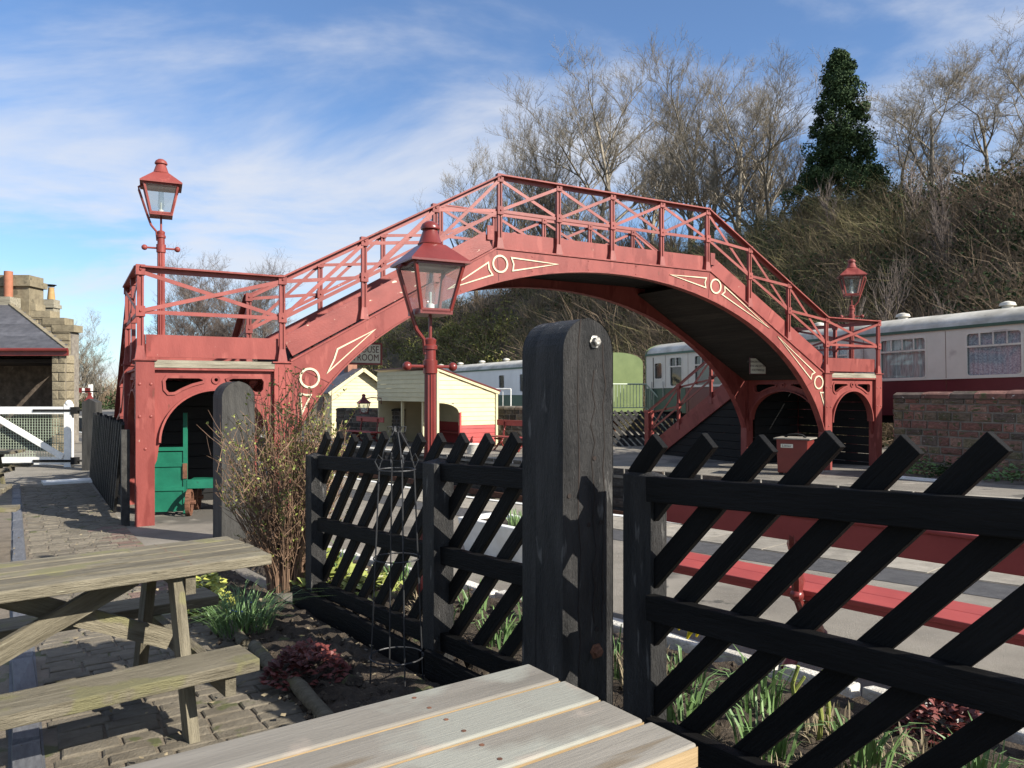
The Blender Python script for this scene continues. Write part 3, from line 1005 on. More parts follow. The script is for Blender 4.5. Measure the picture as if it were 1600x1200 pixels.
# tea room sign hanging behind the bridge
ts = thing('hanging_sign', 'cream hanging sign lettered HOUSE TEA ROOM in a red frame', 'sign', bw(-4.64, 1.9, 2.35), BA)
ts.scale = (0.9, 0.9, 0.9)
MB().box(-0.50, 0.50, 0, 0.03, -0.20, 0.20).build('panel', SIGNWHITE, ts)
b = MB()
b.box(-0.54, 0.54, -0.015, 0.045, 0.20, 0.24).box(-0.54, 0.54, -0.015, 0.045, -0.24, -0.20).box(-0.54, -0.50, -0.015, 0.045, -0.20, 0.20).box(0.50, 0.54, -0.015, 0.045, -0.20, 0.20)
b.build('frame', RED, ts)
for k in (-0.5, 0.5):
    MB().tube([(k, 0.015, 0.24), (k, 0.015, 0.75)], 0.009, 6).build('hanger', WIRE, ts)
MB().bar((-0.58, 0.015, 0.76), (0.58, 0.015, 0.76), 0.04, 0.04).build('bracket', WIRE, ts)
for i, s_ in enumerate(('HOUSE', 'TEA ROOM')):
    text('lettering', s_, 0.205, LETTERBROWN, ts, Matrix.Translation((0.47, -0.004, 0.085 - 0.175 * i)) @ Matrix.Rotation(R(90), 4, 'X') @ Matrix.Diagonal((0.80, 1, 1, 1)), 'RIGHT', 0.002)
ts['label'] = 'cream TEA ROOM hanging sign in a red frame under the bridge'
# ------------------------------------------------------------------ gas lamps
def lantern_parts(t, z0, s, m, arm=-1):
    """Lantern with its chimney; z0 = height of the lower rim, s = scale."""
    S4 = R(45)
    k = math.sqrt(2)

    def sq(half, z):
        return [(-half, -half, z), (half, -half, z), (half, half, z), (-half, half, z)]
    hb, ht, he = 0.125 * s, 0.205 * s, 0.255 * s
    zr, ze, zt = z0 + 0.03 * s, z0 + 0.40 * s, z0 + 0.57 * s
    b = MB()
    b.box(-hb - 0.015 * s, hb + 0.015 * s, -hb - 0.015 * s, hb + 0.015 * s, z0, zr)
    b.build('base_frame', m, t)
    b = MB()
    lo, up = sq(hb, zr), sq(ht, ze)
    for p, q in zip(lo, up):
        b.bar(p, q, 0.026 * s, 0.026 * s, up=(1, 0.3, 0))
    for i in range(4):
        b.bar(up[i], up[(i + 1) % 4], 0.028 * s, 0.028 * s)
        b.bar(lo[i], lo[(i + 1) % 4], 0.03 * s, 0.03 * s)
    b.build('lantern_frame', m, t)
    for i in range(4):
        b = MB()
        f = 0.97
        P = [Vector(lo[i]), Vector(lo[(i + 1) % 4]), Vector(up[(i + 1) % 4]), Vector(up[i])]
        c = sum(P, Vector()) / 4
        P = [c + (p - c) * f for p in P]
        b.add(P, [(0, 1, 2, 3)])
        b.build('pane', LANTERNGLASS, t)
    b = MB()
    e, ee, tt = sq(he, ze + 0.005), sq(he, ze + 0.022 * s), sq(0.095 * s, zt)
    b.add(e + ee + tt, [(3, 2, 1, 0), (0, 1, 5, 4), (1, 2, 6, 5), (2, 3, 7, 6), (3, 0, 4, 7), (4, 5, 9, 8), (5, 6, 10, 9), (6, 7, 11, 10), (7, 4, 8, 11), (8, 9, 10, 11)])
    rf = b.build('hood', m, t)
    b = MB()
    b.lathe([(0.098 * s, zt - 0.01), (0.105 * s, zt + 0.012 * s), (0.095 * s, zt + 0.02 * s), (0.060 * s, zt + 0.125 * s), (0.058 * s, zt + 0.13 * s), (0.078 * s, zt + 0.132 * s),
             (0.080 * s, zt + 0.145 * s), (0.066 * s, zt + 0.175 * s), (0.035 * s, zt + 0.197 * s), (0.004, zt + 0.205 * s)], 20)
    b.build('chimney', m, t, smooth=True)
    b = MB()
    b.lathe([(0.035 * s, zr), (0.035 * s, zr + 0.06 * s), (0.012 * s, zr + 0.07 * s), (0.012 * s, zr + 0.16 * s)], 10)
    b.build('burner', CLEARWHITE, t, smooth=True)
    b = MB().lathe([(0.03 * s, zr + 0.07 * s), (0.045 * s, zr + 0.12 * s), (0.035 * s, zr + 0.2 * s), (0.03 * s, zr + 0.32 * s)], 12)
    b.build('glass_chimney', LANTERNGLASS, t, smooth=True)


def lamp(label, loc, H, s, yaw, m, arm=-1, group='gas lamps of the station'):
    t = thing('gas_lamp', label, 'lamp', loc, yaw, group)
    z0 = H - 0.775 * s                     # lower rim of the lantern
    zc = z0 - 0.42 * s                     # ladder bar
    b = MB()
    n = 24
    prof = [(0.12 * s, 0), (0.12 * s, 0.35 * s), (0.095 * s, 0.40 * s), (0.095 * s, 0.62 * s), (0.068 * s, 0.68 * s)]
    b.lathe(prof + [(0.055 * s, 0.70 * s)], n)
    b.build('base', m, t, smooth=True)
    b = MB()
    vs, fs = [], []
    zs = [0.68 * s, zc - 0.05 * s]
    for zi, z in enumerate(zs):
        for k in range(n):
            a = 2 * math.pi * k / n
            rr = (0.054 if k % 2 else 0.046) * s * (1.0 if zi == 0 else 0.88)
            vs.append((rr * math.cos(a), rr * math.sin(a), z))
    for k in range(n):
        fs.append((k, (k + 1) % n, n + (k + 1) % n, n + k))
    b.add(vs, fs)
    b.build('fluted_shaft', m, t)
    b = MB()
    b.lathe([(0.046 * s, zc - 0.06 * s), (0.058 * s, zc - 0.055 * s), (0.060 * s, zc + 0.05 * s), (0.046 * s, zc + 0.055 * s), (0.045 * s, zc + 0.135 * s), (0.058 * s, zc + 0.14 * s),
             (0.058 * s, zc + 0.17 * s), (0.046 * s, zc + 0.18 * s), (0.050 * s, zc + 0.22 * s), (0.03 * s, zc + 0.235 * s)], 16)
    b.build('collar', m, t, smooth=True)
    b = MB()
    b.tube([(-0.19 * s, 0, zc), (0.19 * s, 0, zc)], 0.014 * s, 8)
    b.sphere((-0.20 * s, 0, zc), 0.038 * s, 12, 8).sphere((0.20 * s, 0, zc), 0.038 * s, 12, 8)
    b.build('ladder_bar', m, t, smooth=True)
    MB().tube([(0, 0, zc + 0.2 * s), (0, 0, z0 + 0.02)], 0.014 * s, 8).build('stem', m, t)
    a = arm
    b = MB()
    b.tube([(a * 0.045 * s, 0, zc + 0.10 * s), (a * 0.055 * s, 0, zc + 0.22 * s), (a * 0.12 * s, 0, zc + 0.30 * s), (a * 0.155 * s, 0, zc + 0.40 * s), (a * 0.265 * s, 0, z0 + 0.33 * s),
            (a * 0.27 * s, 0, z0 + 0.37 * s), (a * 0.235 * s, 0, z0 + 0.40 * s), (a * 0.15 * s, 0, z0 + 0.40 * s)], 0.016 * s, 8)
    b.build('side_arm', m, t, smooth=True)
    lantern_parts(t, z0, s, m)
    return t


lx, ly = -0.66, 6.2
lamp('deep red gas lamp standing in the flower bed behind the black fence', (lx, ly, gz(lx, ly)), 2.985 - gz(lx, ly), 0.985, R(28), RED_LAMP, -1)
lx, ly = -6.42, 14.05
lamp('tall faded red gas lamp rising behind the landing above the barrow', (lx, ly, -0.36), 5.87 + 0.36, 1.37, R(25), RED, -1)
lx, ly = 9.33, 21.1
lamp('faded red gas lamp behind the landing beside the maroon coach', (lx, ly, -0.30), 5.27 + 0.30, 1.33, R(-15), RED, 1)

# ------------------------------------------------------------------ lattice fence and gate posts
FD = Vector((-0.586, 0.811, 0))
FN = Vector((-0.811, -0.586, 0))     # towards the picnic side
F0 = Vector((0.61, 3.30, 0))


def fp(k, z, off=0.0):
    """Point of the fence line: k metres along, z above/below the top of the top rail."""
    p = F0 + FD * k + FN * off
    return Vector((p.x, p.y, 1.245 - 0.0425 * k + z))


fence = thing('lattice_fence', 'black timber fence of slanting pickets between picnic area and platform', 'fence', (0, 0, 0))
SPANS = [(-2.60, -0.02), (0.70, 1.68), (1.82, 3.62)]
for k0, k1 in SPANS:
    for dz, nm in ((0, 'top_rail'), (-0.50, 'middle_rail'), (-1.02, 'bottom_rail')):
        a, e = fp(k0, dz - 0.055, 0.045), fp(k1, dz - 0.055, 0.045)
        plank(nm, a, e, 0.055, 0.105, BLACK, fence, bevel=0.004)
k = -2.9
while k < 3.72:
    lo, hi = -1.17, 0.155 + random.uniform(-0.012, 0.012)
    run = (hi - lo) * 0.97
    j0, j1 = random.uniform(-.014, .014), random.uniform(-.01, .01)
    for s0, s1 in ((-4.0, 0.12), (0.72, 3.9)):          # each length between posts is nailed up separately
        u0, u1 = max(k, s0), min(k + run, s1)
        if u1 - u0 < 0.10:
            continue
        f0, f1 = (u0 - k) / run, (u1 - k) / run
        e = fp(u0 + j1, hi + (lo - hi) * f0, -0.005)
        a = fp(u1 + j0, hi + (lo - hi) * f1, -0.005)
        plank('picket', a, e, 0.034, random.choice((0.080, 0.084, 0.088)), BLACK, fence, up=(0, 0, 1), bevel=0.003)
    k += 0.26 + random.uniform(-0.006, 0.006)
for k, sz, dz in ((0.075, 0.10, 0.012), (1.75, 0.14, 0.015), (3.72, 0.13, 0.01), (-2.70, 0.135, 0.01)):
    p = fp(k, dz, -0.02 if k == 0.075 else 0.045)
    g = gz(p.x, p.y) - 0.15
    b = MB()
    h = sz / 2
    hx = 0.085 if k == 0.075 else h
    b.add([(-hx, -h, g - p.z), (hx, -h, g - p.z), (hx, h, g - p.z), (-hx, h, g - p.z), (-hx, -h, -0.015), (hx, -h, -0.015), (hx, h, -0.015), (-hx, h, -0.015), (0, 0, 0.012)],
          [(0, 1, 5, 4), (1, 2, 6, 5), (2, 3, 7, 6), (3, 0, 4, 7), (4, 5, 8), (5, 6, 8), (6, 7, 8), (7, 4, 8), (3, 2, 1, 0)])
    o = b.build('fence_post', GATEPOST, fence, bevel=0.004)
    o.location = p
    o.rotation_euler = (0, 0, math.atan2(FD.y, FD.x))
for k0, k1 in ((-2.6, 0.0), (0.75, 1.72), (1.78, 3.95)):
    a, e = fp(k0, 0, 0.14), fp(k1, 0, 0.14)
    a.z, e.z = gz(a.x, a.y) + 0.04, gz(e.x, e.y) + 0.05
    plank('gravel_board', a, e, 0.04, 0.24, BLACK, fence, bevel=0.004)


def gate_post(label, center, top, sz, m, split=True):
    t = thing('gate_post', label, 'gate post', (center[0], center[1], gz(*center) - 0.1), math.atan2(-FN.x, FN.y) + 0.0, 'old timber gate posts')
    H = top - (gz(*center) - 0.1)
    h = sz / 2
    # profile in local x-z (x across the end face), extruded along local y
    prof = [(-h, 0), (h, 0)] + [(h * math.cos(a), H - h * 1.02 + h * 1.02 * math.sin(a)) for a in [math.pi * i / 16 for i in range(17)]]
    if split:
        b = MB()
        b.plate(prof, [], lambda a, c, tt: (a, tt, c), -h, h * 0.28)
        b.build('timber', m, t, bevel=0.008)
        b = MB()
        b.plate([(x * 0.985, z * 0.999) for x, z in prof], [], lambda a, c, tt: (a, tt, c), h * 0.32, h)
        b.build('timber', m, t, bevel=0.008)
    else:
        MB().plate(prof, [], lambda a, c, tt: (a, tt, c), -h, h).build('timber', m, t, bevel=0.008)
    return t, H, h


# end face (local -y) looks towards the sunny side: rotate so local -y = -FD
def orient(t):
    t.rotation_euler = (0, 0, math.atan2(FD.y, FD.x) - R(90))


gc = (0.258, 3.60)
t, H, h = gate_post('tall black gate post with rounded top and rusty bolts in the fence line', gc, 1.935, 0.30, GATEPOST)
orient(t)
zb = gz(*gc) - 0.1
for x, z, w in ((0.035, 1.83, 0.021), (0.045, 0.42, 0.024)):
    b = MB().lathe([(w * 1.5, 0), (w * 1.5, 0.006), (w, 0.007), (w, 0.026), (w * 0.7, 0.03)], 6)
    o = b.build('bolt', STEEL if z > 1 else RUST, t)
    o.matrix_basis = Matrix.Translation((x, -h, z - zb)) @ Matrix.Rotation(R(90), 4, 'X')
for x, z in ((0.035, 1.30), (0.0, 1.0), (0.075, 1.005), (0.05, 0.52), (0.04, 0.22), (-0.115, 1.14)):
    b = MB().lathe([(0.011, 0), (0.011, 0.003)], 8)
    o = b.build('bolt_hole', DARKINT, t)
    o.matrix_basis = Matrix.Translation((x, -h - 0.001, z - zb)) @ Matrix.Rotation(R(90), 4, 'X')
for x, z0_, z1_, wob in ((-0.055, 0.1, 1.93, 0.01), (0.03, 0.55, 1.7, 0.018), (0.095, 0.5, 1.82, 0.012)):
    b = MB()
    pts = [(x + random.uniform(-wob, wob), z0_ + (z1_ - z0_) * i / 14) for i in range(15)]
    for p, q in zip(pts[:-1], pts[1:]):
        b.bar((p[0], -h - 0.0005, p[1] - zb), (q[0], -h - 0.0005, q[1] - zb), 0.003, random.uniform(0.003, 0.006), up=(1, 0, 0))
    b.build('drying_crack', DARKINT, t)
t2, H2, h2 = gate_post('weathered grey gate post with rounded top standing behind the budding bush', (-3.52, 9.72), 1.735, 0.40, GREYPOST, False)
orient(t2)

# picket screen beside the stair by the cobbles
scr = thing('picket_screen', 'black picket screen beside the bridge stair on the cobbles', 'fence')
SA, SB = Vector((-5.70, 11.26, 0)), Vector((-8.62, 15.9, 0))
SDir = (SB - SA).normalized()
SL = (SB - SA).length
for i in range(34):
    k = 0.05 + i * 0.19
    a, e = SA + SDir * (k + 1.3), SA + SDir * k
    if k + 1.3 > SL + 1.6:
        break
    ga, ge = gz(a.x, a.y), gz(e.x, e.y)
    plank('picket', (a.x, a.y, ga + 0.03), (e.x, e.y, ge + 1.50 + random.uniform(-.03, .03)), 0.045, 0.075, BLACK if i % 2 else GATEPOST, scr)  # every other picket in a lighter colour, standing in for edges catching light
for z in (0.25, 0.75, 1.25):
    off = Vector((-SDir.y, SDir.x, 0)) * -0.045
    a, e = SA + off, SB + off
    plank('rail', (a.x, a.y, gz(a.x, a.y) + z), (e.x, e.y, gz(e.x, e.y) + z), 0.05, 0.09, BLACK, scr)
plank('end_post', (SA.x + 0.06, SA.y - 0.06, gz(*SA.xy) - 0.1), (SA.x + 0.06, SA.y - 0.06, gz(*SA.xy) + 1.40), 0.11, 0.11, GREYPOST, scr, up=(SDir.x, SDir.y, 0))

# ------------------------------------------------------------------ picnic tables
SCREW = MB().lathe([(0.0065, -0.004), (0.0065, 0.0006), (0.003, 0.0008)], 8).mesh('screw', RUST)


def picnic_table(label, loc, rz, wood, nplank, pw, gap, Lt, edge=None, zt=0.77, seat_off=(0.0, 0.0), seats=True, pt=0.055, x_end=0.0):
    """Local x along the table, origin on the ground under the middle of its right end; boards run to -x."""
    t = thing('picnic_table', label, 'picnic table', loc, rz, 'timber picnic tables')
    W = nplank * pw + (nplank - 1) * gap
    for i in range(nplank):
        y = W / 2 - pw / 2 - i * (pw + gap)
        e = random.uniform(-0.012, 0.012)
        pl = plank('table_board', (-Lt + e, y, zt - pt / 2), (e, y, zt - pt / 2), pw, pt + 0.0001 * i, wood, t, bevel=0.006)
        if edge is not None:
            b = MB()
            b.box(-Lt / 2 + 0.01, Lt / 2 + 0.0015, -pw / 2 - 0.0015, -pw / 2 + 0.01, -pt / 2 + 0.008, pt / 2 - 0.008)
            b.box(Lt / 2 - 0.01, Lt / 2 + 0.0015, -pw / 2, pw / 2, -pt / 2 + 0.008, pt / 2 - 0.008)
            b.build('sawn_edge', edge, pl)
    for x in (-0.42, -Lt + 0.42):
        for i in range(nplank):
            y = W / 2 - pw / 2 - i * (pw + gap)
            for d in (-pw * 0.27, pw * 0.27):
                o = link('screw', SCREW, t)
                o.location = (x + random.uniform(-.008, .008), y + d, zt + 0.0004)
    ys = W / 2 + 0.30
    seat_z = 0.45
    if seats:
        for sg, so in ((1, seat_off[0]), (-1, seat_off[1])):
            plank('seat_board', (-Lt + so, sg * ys, seat_z - 0.03), (so, sg * ys, seat_z - 0.03), 0.27, 0.06, OLDWOOD, t, bevel=0.006)
    for x in (-0.42, -Lt + 0.42):
        plank('table_bearer', (x, -W / 2 + 0.03, zt - pt - 0.05), (x, W / 2 - 0.03, zt - pt - 0.05), 0.05, 0.10, OLDWOOD, t)
        plank('seat_bearer', (x + 0.052, -ys - 0.1, seat_z - 0.11), (x + 0.052, ys + 0.1, seat_z - 0.11), 0.05, 0.10, OLDWOOD, t)
        for sg in (-1, 1):
            plank('leg', (x - 0.052, sg * (W / 2 - 0.12), zt - pt - 0.01), (x - 0.052, sg * (W / 2 + 0.17), -0.03), 0.05, 0.105, OLDWOOD, t, up=(0, 1, 0))
    for sg in (-1, 1):
        plank('brace', (-0.42 - sg * 0.0 if sg > 0 else -Lt + 0.42, sg * 0.06, seat_z - 0.08), (-0.42 - 0.85 if sg > 0 else -Lt + 0.42 + 0.85, sg * 0.06, zt - pt - 0.02), 0.045, 0.10, OLDWOOD, t)
    return t


TD = math.atan2(0.578, 0.816)
tz = 0.78
# front table: far right corner of the top at (.058, 2.33)
dx_, dy_ = math.cos(TD), math.sin(TD)
W1 = 4 * 0.149 + 3 * 0.019
cx_, cy_ = 0.058 + dy_ * W1 / 2, 2.33 - dx_ * W1 / 2
picnic_table('new pale pine picnic table with orange sawn edges beside the gate post', (cx_, cy_, gz(cx_, cy_)), TD, NEWWOOD, 4, 0.149, 0.019, 1.9, PINE_EDGE, tz - gz(cx_, cy_), (-0.62, -0.2), True, 0.062)
TD2 = math.atan2(0.636, 0.772)
dx_, dy_ = math.cos(TD2), math.sin(TD2)
W2 = 0.69
cx_, cy_ = -1.74 + dy_ * W2 / 2, 4.71 - dx_ * W2 / 2
picnic_table('old weathered picnic table with mossy boards beside the budding bush', (cx_, cy_, gz(cx_, cy_)), TD2, OLDWOOD, 5, 0.120, 0.0225, 1.9, None, 0.72 - gz(cx_, cy_), (0.0, -0.24), True, 0.055)
cx_, cy_ = -6.15, 9.35
picnic_table('weathered picnic table at the edge of the cobbles by the stone kerb', (cx_, cy_, gz(cx_, cy_)), TD2 - 0.3, OLDWOOD, 5, 0.120, 0.0225, 1.9)
cx_, cy_ = -10.0, 15.6
picnic_table('weathered picnic table standing before the white gate', (cx_, cy_, gz(cx_, cy_)), TD2 - 0.45, OLDWOOD, 5, 0.120, 0.0225, 1.9)

# ------------------------------------------------------------------ red platform benches
def bench(label, loc, rz, Lb=3.2, group='red platform benches'):
    """Local x along the bench, seat towards +y, back at y = 0."""
    t = thing('platform_bench', label, 'bench', loc, rz, group)
    plank('back_board', (-Lb / 2, 0.0, 0.905), (Lb / 2, 0.0, 0.905), 0.035, 0.165, RED_BENCH, t, bevel=0.008)
    plank('back_rail', (-Lb / 2, 0.0, 0.995), (Lb / 2, 0.0, 0.995), 0.06, 0.028, RED_BENCH, t, bevel=0.008)
    plank('seat_board', (-Lb / 2, 0.22, 0.465), (Lb / 2, 0.22, 0.465), 0.213, 0.04, RED_BENCH, t, bevel=0.008)
    plank('seat_board', (-Lb / 2, 0.435, 0.465), (Lb / 2, 0.435, 0.465), 0.213, 0.04, RED_BENCH, t, bevel=0.008)
    plank('seat_apron', (-Lb / 2, 0.135, 0.432), (Lb / 2, 0.135, 0.432), 0.03, 0.03, RED_BENCH, t)
    for x in (-Lb / 2 + 1.12, Lb / 2 - 0.9) if Lb > 3 else (-Lb / 2 + 0.4, Lb / 2 - 0.4):
        b = MB()
        for pts in ([(x, 0.03, 0.95), (x, 0.005, 0.80), (x, 0.035, 0.68), (x, 0.06, 0.56), (x, 0.045, 0.46), (x, 0.10, 0.36), (x, 0.16, 0.27), (x, 0.10, 0.16), (x, 0.0, 0.07), (x, -0.08, 0.015)],
                    [(x, 0.10, 0.36), (x, 0.28, 0.38), (x, 0.46, 0.395)],
                    [(x, 0.16, 0.27), (x, 0.30, 0.20), (x, 0.38, 0.10), (x, 0.47, 0.015)]):
            n = len(pts)
            b.tube(pts, [0.033 + 0.009 * math.sin(i * 2.4) for i in range(n)], 8)
        for y, z in ((0.035, 0.68), (0.045, 0.46), (0.13, 0.30), (0.35, 0.14)):
            b.sphere((x, y, z), 0.044, 8, 6)
        b.build('cast_iron_frame', RED_LAMP, t, smooth=True)
    return t


# near bench: seat faces the track; back board line through (.87,5.15) -> (2.2,3.65)
bd = Vector((0.665, -0.745))
ba = math.atan2(bd.y, bd.x)
bm = Vector((1.33, 4.68)) + bd * 1.02
bench('long red bench with branch pattern iron legs behind the black fence', (bm.x + 0.165, bm.y + 0.145, gz(bm.x, bm.y)), ba, 3.7).scale = (1, 1, 0.93)
for lab, (x, y) in (('red bench before the stone wall beside the cream shelter', (0.15, 25.6)), ('red bench before the wall by the cream hut', (-5.4, 29.2))):
    bench(lab, (x, y, gz(x, y)), math.atan2(-0.755, 0.656) + R(180), 2.0)

# ------------------------------------------------------------------ litter bin
lb = thing('litter_bin', 'red square litter bin with grey lid and Litter label', 'bin', (6.55, 17.75, gz(6.55, 17.75)), R(-33))
lb.scale = (1.28, 1.28, 1.05)
b = MB()
h = 0.27
b.add([(-h * .93, -h * .93, 0.05), (h * .93, -h * .93, 0.05), (h * .93, h * .93, 0.05), (-h * .93, h * .93, 0.05), (-h, -h, 0.78), (h, -h, 0.78), (h, h, 0.78), (-h, h, 0.78)],
      [(3, 2, 1, 0), (0, 1, 5, 4), (1, 2, 6, 5), (2, 3, 7, 6), (3, 0, 4, 7), (4, 5, 6, 7)])
b.build('body', RED_LAMP, lb, bevel=0.01)
MB().box(-0.31, 0.31, -0.31, 0.31, 0.782, 0.81).build('lid', SLABM, lb)
b = MB()
b.tube([(-0.18, 0, 0.81), (-0.12, 0, 0.865), (0, 0, 0.885), (0.12, 0, 0.865), (0.18, 0, 0.81)], 0.022, 8)
b.build('hood', BLACK_PLAIN, lb, smooth=True)
for x in (-0.2, 0.2):
    for y in (-0.2, 0.2):
        MB().box(x - 0.03, x + 0.03, y - 0.03, y + 0.03, 0, 0.05).build('foot', BLACK_PLAIN, lb)
MB().box(-0.19, 0.02, -0.278, -0.268, 0.60, 0.68).build('label_plate', SIGNWHITE, lb)
text('lettering', 'Litter', 0.075, LETTERGREY, lb, Matrix.Translation((-0.085, -0.281, 0.64)) @ Matrix.Rotation(R(90), 4, 'X'))

# ------------------------------------------------------------------ green luggage barrow under the landing
br = thing('luggage_barrow', 'green wooden luggage barrow with rusty iron wheels under the bridge landing', 'barrow', (-5.42, 12.15, -0.345), R(12))
for i, (z0_, z1_) in enumerate(((0.06, 0.40), (0.41, 0.80), (0.81, 1.0))):
    plank('end_board', (-0.22, 0, (z0_ + z1_) / 2), (0.22, 0, (z0_ + z1_) / 2), 0.035, z1_ - z0_, GREEN_BARROW, br)
for z in (0.42, 0.80, 1.05):
    plank('cross_batten', (-0.23, -0.026, z), (0.23, -0.026, z), 0.02, 0.06, GREEN_BARROW, br)
for x in (-0.24, 0.24):
    plank('upright', (x, -0.01, 0.03), (x, -0.01, 1.08 if x < 0 else 1.62), 0.06, 0.05, GREEN_BARROW, br, up=(0, 1, 0))
MB().bar((0.24, -0.045, 0.58), (0.24, -0.045, 0.82), 0.012, 0.065, up=(1, 0, 0)).build('iron_strap', RUST, br)
for y in (0.25, 0.42, 0.59):
    plank('bed_board', (0.28, y - 0.2, 0.52), (1.25, y - 0.2, 0.52), 0.16, 0.04, GREEN_BARROW, br)
plank('side_rail', (0.27, -0.02, 0.49), (0.78, -0.02, 0.49), 0.045, 0.14, GREEN_BARROW, br)
for y, x in ((-0.12, 0.32), (0.55, 0.32), (0.2, 1.1)):
    b = MB()
    ring = [(x, y + 0.0, 0.0)]
    m_ = 24
    for sgn in (0,):
        for i in range(m_):
            a0, a1 = 2 * math.pi * i / m_, 2 * math.pi * (i + 1) / m_
            b.bar((x + 0.0, y + 0.19 * math.cos(a0), 0.21 + 0.19 * math.sin(a0)), (x, y + 0.19 * math.cos(a1), 0.21 + 0.19 * math.sin(a1)), 0.06, 0.035, up=(0, math.cos((a0 + a1) / 2), math.sin((a0 + a1) / 2)))
        for i in range(6):
            a0 = math.pi * i / 3
            b.bar((x, y, 0.21), (x, y + 0.18 * math.cos(a0), 0.21 + 0.18 * math.sin(a0)), 0.025, 0.025, up=(1, 0, 0))
    b.tube([(x - 0.06, y, 0.21), (x + 0.09, y, 0.21)], 0.035, 8)
    b.build('wheel', RUST, br)

# ------------------------------------------------------------------ shelter on the far platform
def boards(parent, name, m, M, w, z0, z1, step, depth, top=None, x_lo=None, skip=None):
    """Lapped weatherboards on plane x-z of M; top(z) gives (x0, x1)."""
    z = z0
    while z < z1 - 0.02:
        h = min(step, z1 - z)
        xa, xb = (0.0, w) if top is None else top(z + h * 0.5)
        segs = [(xa, xb)]
        if skip:
            segs = skip(z + h / 2, xa, xb)
        for a, b2 in segs:
            if b2 - a > 0.04:
                bb = MB()
                vs = [(a, 0, z), (b2, 0, z), (b2, -depth, z), (a, -depth, z), (a, 0, z + h - 0.004), (b2, 0, z + h - 0.004), (b2, -depth * 0.25, z + h - 0.004), (a, -depth * 0.25, z + h - 0.004)]
                c = Vector(((a + b2) / 2, 0, z + h / 2))
                bb.add([Vector(p) - c for p in vs], [(0, 1, 2, 3), (7, 6, 5, 4), (0, 4, 5, 1), (1, 5, 6, 2), (2, 6, 7, 3), (3, 7, 4, 0)])
                o = bb.build(name, m, parent)
                o.matrix_basis = M @ Matrix.Translation(c)
        z += h


sx_, sy_ = -2.53, 26.0
SH = thing('waiting_shelter', 'cream boarded waiting shelter with maroon base and open front', 'shelter',
           M=frame((sx_, sy_, gz(sx_, sy_)), (-0.6, 0.8, 0)))
# local: x along the front (away to the forward left), y towards -n (i.e. -y is into the shelter?), front plane y=0
# frame(): y = z x x = (-0.8,-0.6): towards the track. The shelter body lies at y in [-2.45, 0].
SLn, SDp, SHt, SHb = 4.4, 2.45, 2.73, 1.95
Mfront = Matrix.Translation((SLn, 0, 0)) @ Matrix.Rotation(R(180), 4, 'Z')            # -y of this = +y local
boards(SH, 'front_board', CREAM, Mfront, SLn, 1.62, SHt - 0.02, 0.158, 0.025)
Mside = Matrix(((0, 1, 0, 0), (-1, 0, 0, 0), (0, 0, 1, 0), (0, 0, 0, 1)))              # x-> -y local, -y -> -x local (faces the sun)


def side_top(z):
    if z < SHb:
        return 0.0, SDp
    return 0.0, max(0.0, SDp * (SHt - z) / (SHt - SHb))


def side_skip(z, a, b2):
    if z > 1.62:
        return [(a, b2)]
    w = 0.86 if z < 1.25 else 0.86 * math.sqrt(max(0.0, 1 - ((z - 1.25) / 0.38) ** 2))
    return [(max(a, w), b2)]


boards(SH, 'side_board', MAROON_BOARD, Mside, SDp, 0.06, 0.80, 0.155, 0.022, side_top, skip=side_skip)
boards(SH, 'side_board', CREAM, Mside, SDp, 0.80, SHt, 0.155, 0.022, side_top, skip=side_skip)
plank('corner_post', (-0.015, 0.0, 0), (-0.015, 0.0, SHt), 0.08, 0.08, CREAM, SH, up=(0, 1, 0))
plank('corner_post', (-0.01, -SDp, 0), (-0.01, -SDp, SHb), 0.09, 0.09, CREAM, SH, up=(0, 1, 0))
plank('door_jamb', (-0.02, -0.90, 0), (-0.02, -0.90, 1.25), 0.09, 0.07, MAROON_BOARD, SH, up=(0, 1, 0))
plank('barge_board', (-0.05, 0.05, SHt + 0.01), (-0.05, -SDp - 0.1, SHb - 0.02), 0.05, 0.11, CREAM, SH)
b = MB()
b.add([(-0.1, 0.12, SHt + 0.06), (SLn + 0.1, 0.12, SHt + 0.06), (SLn + 0.1, -SDp - 0.15, SHb + 0.02), (-0.1, -SDp - 0.15, SHb + 0.02),
       (-0.1, 0.12, SHt + 0.10), (SLn + 0.1, 0.12, SHt + 0.10), (SLn + 0.1, -SDp - 0.15, SHb + 0.06), (-0.1, -SDp - 0.15, SHb + 0.06)],
      [(0, 1, 2, 3), (7, 6, 5, 4), (0, 4, 5, 1), (1, 5, 6, 2), (2, 6, 7, 3), (3, 7, 4, 0)])
b.build('roof', DARKRED, SH)
MB().box(0.03, SLn, -SDp - 0.03, -SDp, 0, SHb).build('back_wall', CREAM, SH)
MB().box(SLn - 0.05, SLn, -SDp, -0.02, 0, SHb).build('end_wall', CREAM, SH)
MB().box(0.05, SLn - 0.06, -SDp + 0.012, -SDp + 0.03, 0.0, 0.8).build('dado', MAROON_BOARD, SH)
for x in (1.1, 2.6):
    plank('front_post', (x, -0.1, 0), (x, -0.1, 1.64), 0.09, 0.09, CREAM, SH, up=(0, 1, 0))
MB().box(0.3, SLn - 0.3, -SDp + 0.06, -SDp + 0.46, 0.40, 0.45).build('seat', RED_BENCH, SH)
b = MB()
ribbon2d(b, [(0.86 * (1 - math.cos(a)) * 0 + 0.86 * math.cos(a), 1.25 + 0.36 * math.sin(a)) for a in [R(90) * i / 10 for i in range(11)]], 0.06, False, lambda a, c, tt: (-0.03 + tt, -a, c), -0.03, 0.03)
b.build('arched_head', CREAM, SH)

